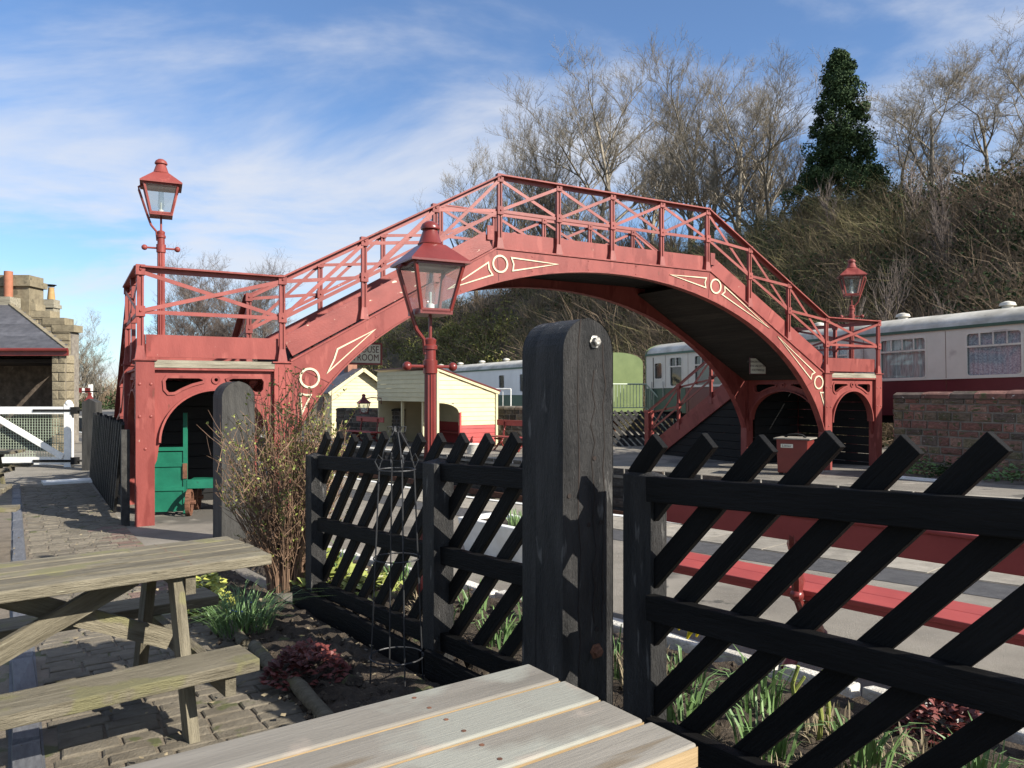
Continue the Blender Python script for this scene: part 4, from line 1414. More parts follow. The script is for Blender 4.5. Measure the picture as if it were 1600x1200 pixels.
# bracket lamp on the end of the shelter
p = SH.matrix_basis @ Vector((SLn - 0.35, 0.75, 1.45))
bl = thing('bracket_lamp', 'small dark lantern on a wall bracket between hut and shelter', 'lamp', p, R(20))
lantern_parts(bl, -0.30, 0.95, DARKRED)
b = MB().tube([(0, 0, 0.24), (0.30, -0.05, 0.30), (0.62, -0.22, 0.27), (0.62, -0.22, 0.05)], 0.02, 6)
b.build('bracket', DARKRED, bl)

# ------------------------------------------------------------------ cream gabled hut
HT = thing('gabled_hut', 'cream boarded hut with slate roof and white barge boards behind the platform wall', 'hut', M=frame((-7.75, 33.0, -0.35), (0.80, 0.60, 0)))
# local x along the lit gable (towards the back), y away from the sun (forward left), gable plane y = 0
HW, HE, HR, HL = 2.7, 2.05, 2.95, 6.0
boards(HT, 'gable_board', CREAM, Matrix.Identity(4), HW, 0.0, HR - 0.1, 0.15, 0.022, lambda z: (0, HW) if z < HE else (HW / 2 * (z - HE) / (HR - HE), HW - HW / 2 * (z - HE) / (HR - HE)))
MB().box(0, 0.05, 0.01, HL, 0, HE).build('side_wall', CREAM, HT)
MB().box(HW - 0.05, HW, 0.01, HL, 0, HE).build('side_wall', CREAM, HT)
MB().box(0.05, HW - 0.05, HL - 0.05, HL, 0, HE).build('end_wall', CREAM, HT)
for sg in (0, 1):
    e = Vector((-0.25 if sg == 0 else HW + 0.25, 0, HE - 0.16))
    rdg = Vector((HW / 2, 0, HR))
    b = MB()
    a0, a1, c0, c1 = e + Vector((0, -0.28, 0)), rdg + Vector((0, -0.28, 0)), e + Vector((0, HL, 0)), rdg + Vector((0, HL, 0))
    up = Vector((0, 0, 0.05))
    b.add([a0, a1, c1, c0, a0 + up, a1 + up, c1 + up, c0 + up], [(0, 1, 2, 3), (7, 6, 5, 4), (0, 4, 5, 1), (1, 5, 6, 2), (2, 6, 7, 3), (3, 7, 4, 0)])
    b.build('roof_slope', SLATE, HT)
    plank('barge_board', e + Vector((0, -0.31, -0.02)), rdg + Vector((0, -0.31, -0.0)), 0.04, 0.15, CREAM, HT)
st = MB().box(HW / 2 - 0.22, HW / 2 + 0.22, 0.8, 1.25, HR - 0.3, HR + 0.52)
st.build('chimney', BRICK, HT)
MB().lathe([(0.12, 0), (0.13, 0.1), (0.10, 0.42), (0.12, 0.48)], 12, (HW / 2, 1.02, HR + 0.52)).build('chimney_pot', BUFFPOT, HT, smooth=True)
for y in (0.8, 2.6):
    wn = MB().box(-0.03, 0.02, y, y + 0.75, 0.85, 1.75).build('window', DARKRED, HT)
    MB().box(-0.035, -0.025, y + 0.07, y + 0.68, 0.92, 1.68).build('pane', COACHGLASS, wn)

# ------------------------------------------------------------------ stone walls
def wall_thing(label, a, e, z0, z1a, z1e, th, m, mort, cope, course=(0.13, 0.24), width=(0.2, 0.5)):
    a, e = Vector(a), Vector(e)
    ln = (e - a).length
    t = thing('stone_wall', label, 'wall', M=frame((a.x, a.y, z0), (e.x - a.x, e.y - a.y, 0)))
    hmin = min(z1a, z1e) - z0
    MB().box(0, ln, 0.015, th, -0.3, hmin).build('core', mort, t)
    stone_wall(t, Matrix.Translation((0, 0.02, 0)), ln, hmin, m, course, width, 0.035)
    stone_wall(t, Matrix.Translation((0, th, 0)) @ Matrix.Rotation(R(-90), 4, 'Z'), th, hmin, m, course, (0.2, 0.4), 0.03)
    x = 0.0
    while x < ln - 0.02:
        w = random.uniform(0.35, 0.7)
        if ln - x - w < 0.25:
            w = ln - x
        f = (x + w / 2) / ln
        zt = (z1a + (z1e - z1a) * f) - z0
        b = MB()
        hh = max(0.08, zt - hmin + 0.12)
        pr = [(-0.04, 0), (th + 0.04, 0), (th + 0.03, hh * 0.6), (th * 0.7, hh * random.uniform(0.92, 1.05)), (th * 0.25, hh * random.uniform(0.92, 1.05)), (-0.03, hh * 0.6)]
        b.plate(pr, [], lambda p, q, tt, x=x: (tt - w / 2, p, q), 0.008, w - 0.008)
        o = b.build('coping_stone', cope, t)
        o.location = (x + w / 2, 0, hmin + 0.002)
        x += w
    return t


wall_thing('reddish brown stone wall with mossy coping before the maroon coach', (8.82, 17.75), (12.0, 12.2), -0.30, 1.465, 1.60, 0.42, STONE_A, MORTAR, STONE_A)
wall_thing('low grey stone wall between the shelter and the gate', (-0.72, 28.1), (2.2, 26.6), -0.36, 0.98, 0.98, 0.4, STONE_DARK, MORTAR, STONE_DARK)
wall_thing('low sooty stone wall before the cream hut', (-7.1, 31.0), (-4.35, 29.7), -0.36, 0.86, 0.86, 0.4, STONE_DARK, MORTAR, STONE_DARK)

# ------------------------------------------------------------------ railway coaches
def rrect(x0, x1, z0, z1, rr, n=5):
    pts = []
    for cx, cz, a0 in ((x1 - rr, z0 + rr, -90), (x1 - rr, z1 - rr, 0), (x0 + rr, z1 - rr, 90), (x0 + rr, z0 + rr, 180)):
        for i in range(n + 1):
            a = R(a0 + 90 * i / n)
            pts.append((cx + rr * math.cos(a), cz + rr * math.sin(a)))
    return pts


def coach(label, origin, xdir, length, wins, upper, lower, endm, roofm, z_split=1.98, curtains=()):
    """Local x along the near side, y into the body; windows as (x0, x1, z0, z1, kind)."""
    t = thing('railway_coach', label, 'coach', M=frame(origin, xdir), group='coaches in the siding')
    Wd, He = 2.74, 3.30
    holes = [rrect(w[0], w[1], w[2], w[3], 0.09) for w in wins]
    MB().plate([(0, z_split), (length, z_split), (length, He), (0, He)], holes, lambda a, c, tt: (a, tt, c), 0.0, 0.05).build('upper_side', upper, t)
    MB().plate([(0, 1.02), (length, 1.02), (length, z_split - 0.003), (0, z_split - 0.003)], [], lambda a, c, tt: (a, tt, c), 0.004, 0.05).build('lower_side', lower, t)
    MB().box(0, length, Wd - 0.05, Wd, 1.02, He).build('far_side', upper, t)
    MB().box(0, length, 0.06, Wd - 0.06, 1.0, 1.06).build('floor', BLACK_PLAIN, t)
    MB().bar((0, -0.012, z_split), (length, -0.012, z_split), 0.03, 0.03).build('waist_strip', upper, t)
    MB().bar((0, -0.02, He + 0.02), (length, -0.02, He + 0.02), 0.06, 0.075).build('gutter', COACH_GREEN, t)
    prof = [(Wd / 2 - Wd / 2 * 1.015 * math.cos(a), He + 0.52 * math.sin(a) ** 0.8) for a in [math.pi * i / 20 for i in range(21)]]
    b = MB()
    n = len(prof)
    secs = [(-0.02, 0.97, -0.02), (0.10, 1, 0), (length - 0.1, 1, 0), (length + 0.02, 0.97, -0.02)]
    vs = []
    for x, k, dz in secs:
        for y, z in prof:
            vs.append((x, Wd / 2 + (y - Wd / 2) * k, He + (z - He) * k + dz))
    fs = []
    for i in range(len(secs) - 1):
        for k in range(n - 1):
            fs.append((i * n + k, i * n + k + 1, (i + 1) * n + k + 1, (i + 1) * n + k))
    fs.append(tuple(range(n)))
    fs.append(tuple(range(3 * n, 4 * n))[::-1])
    b.add(vs, fs)
    rf = b.build('roof', roofm, t, smooth=True)
    x = 1.5
    while x < length:
        MB().lathe([(0.13, -0.1), (0.13, 0.05), (0.20, 0.06), (0.17, 0.14), (0.05, 0.18)], 12, (x, Wd * 0.42, He + 0.52)).build('ventilator', ROOF_WHITE, rf, smooth=True)
        x += 2.9
    for x0 in (0.0, length):
        pr = [(0, 1.0), (Wd, 1.0)] + [(y, z) for y, z in reversed(prof)]
        sgn = -1 if x0 == 0 else 1
        MB().plate(pr, [], lambda a, c, tt, x0=x0: (x0 + tt, a, c), 0.0 if sgn > 0 else -0.04, 0.04 if sgn > 0 else 0.0).build('end_wall', endm, t)
    for i, w in enumerate(wins):
        fr = MB()
        ribbon2d(fr, rrect(w[0] - 0.01, w[1] + 0.01, w[2] - 0.01, w[3] + 0.01, 0.10), 0.05, True, lambda a, c, tt: (a, tt, c), -0.012, 0.02)
        kind = w[4]
        if kind in ('big', 'small'):
            zt = w[3] - 0.34
            fr.bar((w[0], 0.005, zt), (w[1], 0.005, zt), 0.03, 0.05)
            nb = 3 if kind == 'big' else 1
            for q in range(1, nb + 1):
                xx = w[0] + (w[1] - w[0]) * q / (nb + 1)
                fr.bar((xx, 0.005, zt), (xx, 0.005, w[3]), 0.03, 0.035, up=(1, 0, 0))
        f = fr.build('window', upper, t)
        MB().add([(w[0], 0.045, w[2]), (w[1], 0.045, w[2]), (w[1], 0.045, w[3]), (w[0], 0.045, w[3])], [(0, 1, 2, 3)]).build('pane', COACHGLASS, f)
        if i in curtains:
            b = MB()
            m_ = 40
            vs, fs = [], []
            for q in range(m_ + 1):
                xx = w[0] - 0.05 + (w[1] - w[0] + 0.1) * q / m_
                yy = 0.085 + 0.016 * math.sin(q * 1.9)
                vs += [(xx, yy, w[2] - 0.1), (xx, yy, w[3] + 0.08)]
            for q in range(m_):
                fs.append((2 * q, 2 * q + 2, 2 * q + 3, 2 * q + 1))
            b.add(vs, fs).build('curtain', CURTAIN if i % 2 == 0 else CURTAIN_B, f, smooth=True)
    for bx in (2.8, length - 2.8):
        b = MB()
        b.box(bx - 1.6, bx + 1.6, 0.35, 0.5, 0.45, 0.8).box(bx - 1.6, bx + 1.6, Wd - 0.5, Wd - 0.35, 0.45, 0.8)
        bg_ = b.build('bogie', BLACK_PLAIN, t)
        for wx in (-1.2, 1.2):
            for yy in (0.55, Wd - 0.65):
                o = MB().lathe([(0.05, -0.06), (0.46, -0.06), (0.46, 0.06), (0.05, 0.06)], 20).build('wheel', RUST, bg_)
                o.matrix_basis = Matrix.Translation((bx + wx, yy, 0.46)) @ Matrix.Rotation(R(90), 4, 'X')
    MB().box(0, length, 0.25, Wd - 0.25, 0.8, 1.0).build('underframe', BLACK_PLAIN, t)
    return t


KL = 14.0                           # far end of the near coach, measured from the frame edge
ox, oy = 12.4 - 0.5 * KL, 18.6 + 0.866 * KL
zr = -0.24


def kx(k):                          # distance from the right-hand frame edge -> local x from the far end
    return KL - k


wins = [(kx(1.33), kx(0.0), 2.05, 3.14, 'big'), (kx(3.75), kx(2.42), 2.05, 3.14, 'big'), (kx(6.15), kx(4.82), 2.05, 3.14, 'big'), (kx(8.6), kx(7.25), 2.05, 3.14, 'big'),
        (kx(11.25), kx(9.9), 2.05, 3.14, 'big'), (kx(12.6), kx(11.93), 2.05, 3.14, 'small'), (kx(13.5), kx(13.05), 2.35, 2.98, 'door'),
        (kx(-1.1), kx(-2.4), 2.05, 3.14, 'big')]
cA = coach('maroon and cream railway coach with lace curtains behind the stone wall', (ox, oy, zr), (0.5, -0.866, 0.0165), 20.0, wins, COACH_CREAM, COACH_MAROON, COACH_LIME, ROOF_WHITE, 2.0, (0, 1, 2, 7))
MB().box(0.02, 2.25, -0.004, 0.003, 1.03, 1.985).build('green_end_panel', COACH_GREEN, cA)
MB().box(0.42, 0.45, -0.012, 0.003, 1.1, 3.2).build('door_edge', DARKINT, cA)
for k in (-1.75, 1.87, 4.28, 6.7, 9.25, 11.6, 12.85):
    MB().bar((kx(k), -0.003, 1.05), (kx(k), -0.003, 3.26), 0.006, 0.009, up=(1, 0, 0)).build('panel_seam', RUST, cA)
for k in (12.95, 13.62):
    MB().tube([(kx(k), -0.05, 1.55), (kx(k), -0.05, 2.25)], 0.014, 6).build('grab_rail', STEEL, cA)
k2 = 17.6
ox2, oy2 = 12.4 - 0.5 * (k2 + 20), 18.6 + 0.866 * (k2 + 20)
wins2 = [(20 - 8.6, 20 - 8.0, 2.3, 3.0, 'door'), (20 - 6.4, 20 - 5.85, 2.1, 3.0, 'door')]
coach('white railway coach with light green end and dark green lower side', (ox2, oy2, -0.55), (0.5, -0.866, 0.006), 20.0, wins2, COACH_WHITE, COACH_GREEN, COACH_LIME, ROOF_WHITE, 1.95)


# ------------------------------------------------------------------ railings and screen by the coaches
def railing(label, pts, m, spacing=0.14, h=1.0, group=None, dark=None):
    t = thing('metal_railing', label, 'railing', (0, 0, 0), 0, group)
    for p, q in zip(pts[:-1], pts[1:]):
        p, q = Vector(p), Vector(q)
        MB().tube([p + Vector((0, 0, h)), q + Vector((0, 0, h))], 0.03, 8).build('handrail', m, t)
        MB().tube([p + Vector((0, 0, 0.08)), q + Vector((0, 0, 0.08))], 0.02, 6).build('bottom_rail', m, t)
        n = max(2, int((q - p).xy.length / spacing))
        for i in range(n + 1):
            c = p + (q - p) * (i / n)
            MB().tube([c + Vector((0, 0, 0.08 if 0 < i < n else -0.9)), c + Vector((0, 0, h))], 0.012 if 0 < i < n else 0.026, 6).build('baluster', m, t)
    return t


railing('pale green metal railing of the coach steps beside the light green coach end', [(3.55, 29.6, 0.92), (5.30, 30.4, 0.92), (6.30, 29.9, -0.25)], RAILMETAL)
railing('grey metal handrail of the coach steps against the maroon coach', [(5.95, 30.3, 1.0), (6.75, 29.0, -0.1)], RAILMETAL, 0.2)
railing('white metal railing of the steps behind the shelter', [(-1.1, 34.0, 0.75), (-0.05, 33.6, 0.75)], WHITEPAINT, 0.3)
sc2 = thing('slatted_screen', 'black screen of slanting slats under the pale green railing', 'screen')
for i in range(13):
    x = 2.4 + i * 0.25
    y = 27.2 + (x - 2.7) * 0.35
    plank('slat', (x, y, 0.92), (x + 1.25, y + 0.4, -0.36), 0.03, 0.12, GATEPOST, sc2)
for z in (0.0, 0.85):
    plank('rail', (2.7, 27.3, z), (6.3, 28.55, z), 0.05, 0.09, BLACK, sc2)
b = MB()
b.lathe([(0.16, 0), (0.22, 0.28), (0.24, 0.30), (0.20, 0.33)], 14)
o = b.build('stone_pot', WHITESTONE, None, smooth=True)
o.location = (-1.25, 24.3, gz(-1.25, 24.3))
tag(o, 'small pale stone plant pot before the shelter', 'pot')

# ------------------------------------------------------------------ stone station house with canopy
BL = thing('station_house', 'golden stone station house with stepped gable chimneys and slate canopy', 'house', (0, 0, 0))
gx1, gy = -16.75, 29.2
# gable wall, stepped outline rising to the left
steps = []
z = 4.15
x = gx1
outl = [(gx1 - 14, -0.6), (gx1, -0.6), (gx1, z)]
for i in range(9):
    steps.append((x, z))
    x2 = x - (0.55 if i else 0.35)
    outl += [(x2, z), (x2, z + 0.27)]
    x, z = x2, z + 0.27
outl += [(x - 3.0, z), (x - 3.0, -0.6)]
MB().plate(outl[1:], [], lambda a, c, tt: (a, gy + tt, c), 0.0, 0.5).build('gable_wall', MORTAR, BL)
for i, (px_, pz_) in enumerate(steps):
    o = MB().box(-0.42, 0.42, -0.06, 0.56, -0.13, 0.13).build('coping_stone', STONE_GOLD, BL)
    o.location = (px_ - 0.30, gy, pz_ - 0.12)
Mg = Matrix.Translation((gx1, gy - 0.004, 0)) @ Matrix.Rotation(0, 4, 'Z')
z = 2.2
while z < 6.4:
    xl = gx1 - max(0, (z - 4.0)) / 0.27 * 0.55
    x = xl - 0.02
    while x > gx1 - 6.2:
        w = random.uniform(0.45, 0.85)
        stone(BL, Matrix.Translation((x - w / 2, gy - 0.003, z + 0.135)), w - 0.02, 0.25, 0.03, STONE_GOLD)
        x -= w
    z += 0.27
# main chimney
ck = MB().box(-20.1, -18.3, gy - 0.1, gy + 0.8, 4.0, 5.62)
ck.box(-20.2, -18.2, gy - 0.2, gy + 0.9, 5.62, 5.85).box(-20.1, -18.3, gy - 0.1, gy + 0.8, 5.85, 6.05)
ck.build('chimney', STONE_GOLD, BL)
MB().lathe([(0.15, 0), (0.15, 1.0)], 14, (-18.95, gy - 0.3, 5.15)).build('chimney_pot', TERRACOTTA, BL, smooth=True)
MB().box(-19.6, -18.6, gy - 0.75, gy - 0.12, 3.0, 5.15).build('chimney_breast', BEAMWOOD, BL)
# canopy: slate roof on a stone pier
ex, ey, ez = -14.45, 25.0, 2.95
b = MB()
b.add([(ex, ey, ez), (ex - 14, ey, ez), (ex - 14, ey + 4.1, ez + 2.15), (ex - 4.85, ey + 4.1, ez + 2.15), (ex - 2.55, ey + 4.1, ez),
       (ex, ey, ez + 0.04), (ex - 14, ey, ez + 0.04), (ex - 14, ey + 4.1, ez + 2.19), (ex - 4.85, ey + 4.1, ez + 2.19), (ex - 2.55, ey + 4.1, ez + 0.04)],
      [(5, 6, 7, 8), (5, 8, 9), (0, 3, 2, 1), (0, 4, 3), (0, 1, 6, 5), (0, 5, 9, 4)])
b.build('canopy_roof', SLATE, BL)
for i in range(13):
    f = (i + 0.5) / 13
    z0_ = ez + 0.045 + 2.15 * f
    yy = ey + 4.1 * f
    xr = ex - 4.85 * f
    plank('slate_course', (xr, yy - 0.02, z0_ + 0.012), (ex - 14, yy - 0.02, z0_ + 0.012), 0.40, 0.012, SLATE, BL, up=(0, -0.464, 0.886))
MB().bar((ex, ey, ez + 0.05), (ex - 4.85, ey + 4.1, ez + 2.22), 0.16, 0.07).build('hip_tiles', STONE_GOLD, BL)
MB().box(ex - 14, ex + 0.02, ey - 0.06, ey - 0.001, ez - 0.16, ez + 0.02).build('fascia', RED_LAMP, BL)
MB().tube([(ex - 14, ey - 0.12, ez + 0.03), (ex + 0.05, ey - 0.12, ez + 0.03)], 0.06, 8).build('gutter', RED_LAMP, BL)
MB().box(-15.0, -14.55, 25.05, 25.5, -0.5, 2.85).build('pier', MORTAR, BL)
for i in range(11):
    for x, w in (((-14.775, 0.44),) if i % 2 else ((-14.89, 0.21), (-14.66, 0.22))):
        stone(BL, Matrix.Translation((x, 25.052, -0.36 + 0.29 * i + 0.14)), w - 0.015, 0.275, 0.035, STONE_GOLD)
    stone(BL, Matrix.Translation((-14.548, 25.27, -0.36 + 0.29 * i + 0.14)) @ Matrix.Rotation(R(90), 4, 'Z'), 0.43, 0.275, 0.03, STONE_GOLD)
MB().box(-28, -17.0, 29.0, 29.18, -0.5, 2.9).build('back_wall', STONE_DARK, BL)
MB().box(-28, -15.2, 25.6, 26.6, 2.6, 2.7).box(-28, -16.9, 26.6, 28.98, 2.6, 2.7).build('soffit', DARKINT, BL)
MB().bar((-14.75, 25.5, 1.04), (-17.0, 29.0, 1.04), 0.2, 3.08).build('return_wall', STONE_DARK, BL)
# second chimney behind
C2 = thing('rear_chimney', 'pale stone chimney with buff pot and cowl behind the stepped gable', 'chimney', (-19.2, 32.0, -0.5))
MB().box(-0.23, 0.23, -0.23, 0.23, 0, 5.95).box(-0.28, 0.28, -0.28, 0.28, 5.6, 5.75).build('stack', BEAMWOOD, C2)
MB().lathe([(0.13, 5.95), (0.15, 6.0), (0.11, 6.42), (0.13, 6.46)], 14).build('pot', BUFFPOT, C2, smooth=True)
MB().lathe([(0.13, 6.50), (0.13, 6.53), (0.20, 6.56), (0.20, 6.58)], 14).build('cowl', BLACK_PLAIN, C2)

# ------------------------------------------------------------------ white crossing gate
GT = thing('crossing_gate', 'white painted timber gate with wire mesh and black strap hinges', 'gate', (-11.45, 20.0, -0.38))
def gb(nm, p, q, w, h, m):
    return plank(nm, p, q, w, h, m, GT, up=(0, 0, 1) if abs(p[2] - q[2]) < 1.5 or abs(p[0] - q[0]) > 0.3 else (0, 1, 0))
gb('stile', (-0.09, 0, 0.0), (-0.09, 0, 1.68), 0.18, 0.14, WHITEPAINT)
MB().sphere((-0.09, 0, 1.69), 0.09, 12, 8).build('finial', WHITEPAINT, GT, smooth=True)
gb('top_rail', (-4.2, 0, 1.51), (-0.19, 0, 1.51), 0.12, 0.19, WHITEPAINT)
gb('bottom_rail', (-4.2, 0, 0.20), (-0.19, 0, 0.20), 0.12, 0.19, WHITEPAINT)
gb('stile', (-4.28, 0, 0.0), (-4.28, 0, 1.6), 0.14, 0.14, WHITEPAINT)
plank('diagonal_brace', (-2.05, -0.07, 1.40), (-0.2, -0.07, 0.30), 0.04, 0.15, WHITEPAINT, GT)
b = MB()
for i in range(56):
    x = -0.22 - i * 0.07
    b.bar((x, 0.03, 0.3), (x, 0.03, 1.42), 0.009, 0.009, up=(1, 0, 0))
for i in range(16):
    z = 0.32 + i * 0.07
    b.bar((-4.2, 0.03, z), (-0.2, 0.03, z), 0.009, 0.009)
o = b.build('wire_mesh', RAILMETAL, GT)
o['kind'] = 'stuff'
for z in (1.51, 0.20):
    b = MB().bar((-0.98, -0.075, z), (0.08, -0.075, z), 0.02, 0.06)
    b.box(0.0, 0.16, -0.09, 0.06, z - 0.09, z + 0.09)
    b.tube([(0.1, -0.05, z), (0.35, 0.0, z)], 0.025, 8)
    b.build('strap_hinge', BLACK_PLAIN, GT)
gp = thing('hinge_post', 'black timber post carrying the white gate topped by a red lamp', 'gate post', (-11.05, 20.1, -0.4))
MB().box(-0.08, 0.08, -0.08, 0.08, 0, 1.52).build('shaft', BLACK, gp)
b = MB().box(-0.13, 0.13, -0.1, 0.1, 1.54, 1.74)
b.lathe([(0.16, 1.74), (0.04, 1.92), (0.05, 1.98), (0.01, 2.0)], 4, phase=R(45))
b.build('lamp_case', RED_LAMP, gp)
MB().bar((-0.2, 0, 2.02), (0.2, 0, 2.02), 0.03, 0.03).build('cross_bar', BLACK, gp)
o = MB().box(-0.17, 0.17, -0.15, 0.15, 0, 1.75).add([(-0.17, -0.15, 1.75), (0.17, -0.15, 1.75), (0.17, 0.15, 1.75), (-0.17, 0.15, 1.75), (0, -0.15, 1.84), (0, 0.15, 1.84)], [(0, 1, 4), (2, 3, 5), (0, 4, 5, 3), (1, 2, 5, 4)]).build('timber_post', GREYPOST, None)
o.location = (-10.5, 19.2, -0.4)
tag(o, 'stout weathered dark timber post beside the hinge post', 'post')
sg_ = thing('signal_arm', 'red signal arm with a white stripe on a post behind the gate', 'signal', (-21.4, 39.0, -0.6))
MB().box(-0.08, 0.08, -0.08, 0.08, 0, 2.6).build('mast', WHITEPAINT, sg_)
b = MB().box(-0.75, -0.36, -0.14, -0.12, 2.18, 2.42).box(-0.22, 0.05, -0.14, -0.12, 2.18, 2.42)
b.build('arm', RED_LAMP, sg_)
MB().box(-0.358, -0.222, -0.141, -0.119, 2.18, 2.42).build('stripe', WHITEPAINT, sg_)

o = MB().box(-0.55, 0.55, -0.1, 0.1, 0, 0.045).build('white_board', WHITEPAINT, None)
o.location = (8.45, 15.9, gz(8.45, 15.9))
o.rotation_euler = (0, 0, R(-52))
tag(o, 'white painted board lying on the platform before the brown wall', 'board')
o = MB().box(-0.6, 0.6, -0.3, 0.3, 0, 0.05).build('kerb_block', WHITEPAINT, None)
o.location = (-9.45, 16.6, gz(-9.45, 16.6))
o.rotation_euler = (0, 0, R(35))
tag(o, 'white painted kerb block on the setts beside the bridge stair', 'kerb block')
# ------------------------------------------------------------------ paved path (courses across the path, kerb alongside)
DQ = Vector((-0.545, 0.839))
NQ = Vector((0.839, 0.545))


def pq(k, n):
    p = DQ * k + NQ * n
    return p.x, p.y


def path_sheet(name, k0, k1, n0, n1, m, dz, nk=30):
    b = MB()
    vs, fs = [], []
    for i in range(nk + 1):
        for n in (n0, n1):
            x, y = pq(k0 + (k1 - k0) * i / nk, n)
            vs.append((x, y, gz(x, y) + dz))
    for i in range(nk):
        fs.append((2 * i, 2 * i + 1, 2 * i + 3, 2 * i + 2))
    b.add(vs, fs)
    o = b.build(name, m)
    o['kind'] = 'structure'
    return o


sett_host = path_sheet('paved_path', 1.0, 19.0, 0.12, 1.36, FLAG, 0.004)
flag_host = path_sheet('flagged_path', 1.0, 19.0, -3.6, -0.02, FLAG, 0.003)

_pv = []
for i in range(6):
    rr = random.Random(50 + i)
    j = lambda a: rr.uniform(-a, a)
    b = MB()
    lo = [(-.5 + j(.015), -.5 + j(.03), -1), (.5 + j(.015), -.5 + j(.03), -1), (.5 + j(.015), .5 + j(.03), -1), (-.5 + j(.015), .5 + j(.03), -1)]
    md = [(x * 1.0, y * 1.0, 0.55 + j(.2)) for x, y, z in lo]
    up = [(x * .93, y * .86, 1 + j(.25)) for x, y, z in lo]
    b.add(lo + md + up, [(0, 1, 5, 4), (1, 2, 6, 5), (2, 3, 7, 6), (3, 0, 4, 7), (4, 5, 9, 8), (5, 6, 10, 9), (6, 7, 11, 10), (7, 4, 8, 11), (8, 9, 10, 11)])
    _pv.append(b)
PVM = {}


def pave(host, name, k, n, wk, wn, m, hgt=0.011):
    x, y = pq(k, n)
    key = (m.name, random.randrange(6))
    if key not in PVM:
        PVM[key] = _pv[key[1]].mesh(name, m)
    M = frame((x, y, gz(x, y) + 0.002), (NQ.x, NQ.y, 0)) @ Matrix.Rotation(random.uniform(-0.02, 0.02), 4, 'Z') @ Matrix.Diagonal((wn, wk, hgt * random.uniform(0.7, 1.15), 1))
    return link(name, PVM[key], host, M)


def pave_merge(host, name, items, m):
    b = MB()
    for (k, n, wk, wn) in items:
        x, y = pq(k, n)
        M = frame((x, y, gz(x, y) + 0.002), (NQ.x, NQ.y, 0)) @ Matrix.Diagonal((wn, wk, 0.014 * random.uniform(0.6, 1.2), 1))
        src = random.choice(_pv)
        b.add([M @ Vector(p) for p in src.v], src.f)
    o = b.build(name, m, host)
    o['kind'] = 'stuff'


items = []
k = 2.2
while k < 18.5:
    wk = random.uniform(0.095, 0.125)
    n = 0.16 + random.uniform(-0.03, 0.03)
    while n < 1.34:
        wn = random.uniform(0.19, 0.27)
        if n + wn > 1.36:
            wn = 1.36 - n
        if wn > 0.07:
            items.append((k + wk / 2, n + wn / 2, wk - 0.014, wn - 0.014))
        n += wn
    k += wk
vis = [it for it in items if 7.3 < it[0] < 12.5]
rest = [it for it in items if not (7.3 < it[0] < 12.5)]
random.shuffle(vis)
for it in vis[:290]:
    pave(sett_host, 'sett', it[0], it[1], it[2], it[3], PAVER_RED if (it[1] > 0.95 and random.random() < 0.5) else PAVER)
pave_merge(sett_host, 'far_setts', rest + vis[290:], PAVER)
n = -3.55
row = 0
cnt = 0
while n < -0.06:
    wn = random.uniform(0.34, 0.5)
    if n + wn > -0.06:
        wn = -0.03 - n
    k = 1.4 + random.uniform(0, 0.3)
    while k < 15:
        wk = random.uniform(0.22, 0.42)
        if cnt < 290 and wn > 0.1:
            pave(flag_host, 'flagstone', k + wk / 2, n + wn / 2, wk - 0.02, wn - 0.02, FLAG if random.random() < 0.8 else PAVER_RED, 0.012)
            cnt += 1
        k += wk
    n += wn
kerb = path_sheet('path_kerb', 1.0, 19.0, -0.02, 0.125, KERBSTONE, 0.006)
k = 1.2
while k < 18.6:
    w = random.uniform(0.7, 1.0)
    pave(kerb, 'kerb_stone', k + w / 2, 0.055, w - 0.015, 0.12, KERBSTONE, 0.03)
    k += w

# ------------------------------------------------------------------ planted beds
def bed(name, poly, m, dz, amp, res=0.07):
    """Lumpy soil inside a four-sided plot (bilinear patch)."""
    a, b_, c, d = [np.array(p) for p in poly]
    nu = int(max(np.linalg.norm(b_ - a), np.linalg.norm(c - d)) / res)
    nv = int(max(np.linalg.norm(d - a), np.linalg.norm(c - b_)) / res)
    U, V = np.meshgrid(np.linspace(0, 1, nu + 1), np.linspace(0, 1, nv + 1), indexing='ij')
    P = ((1 - U) * (1 - V))[..., None] * a + (U * (1 - V))[..., None] * b_ + (U * V)[..., None] * c + ((1 - U) * V)[..., None] * d
    s = np.clip(-0.6 * P[..., 0] + 0.8 * P[..., 1], -6, 12)
    edge = np.minimum(np.minimum(U, 1 - U) * nu, np.minimum(V, 1 - V) * nv)
    Z = -s / 35 + dz * np.clip(edge / 3, 0, 1) + amp * RNG.standard_normal(U.shape) * (edge > 0) + 0.004
    idx = np.arange((nu + 1) * (nv + 1)).reshape(nu + 1, nv + 1)
    f = np.stack([idx[:-1, :-1], idx[1:, :-1], idx[1:, 1:], idx[:-1, 1:]], -1).reshape(-1, 4)
    o = np_mesh(name, np.concatenate([P, Z[..., None]], -1).reshape(-1, 3), f, m, smooth=True)
    o['kind'] = 'structure'
    return o


p_ = lambda k, o_: tuple(fp(k, 0, o_)[:2])
bed('flower_bed', [p_(-3.4, -0.02), p_(6.4, -0.02), at(10.5, 4.10), at(-1.5, 4.10)], SOIL, 0.05, 0.018)
bed('shaded_bed', [pq(1.0, 1.33), pq(10.2, 1.33), p_(7.4, 0.16), p_(-2.2, 0.16)], SOIL, 0.05, 0.018)


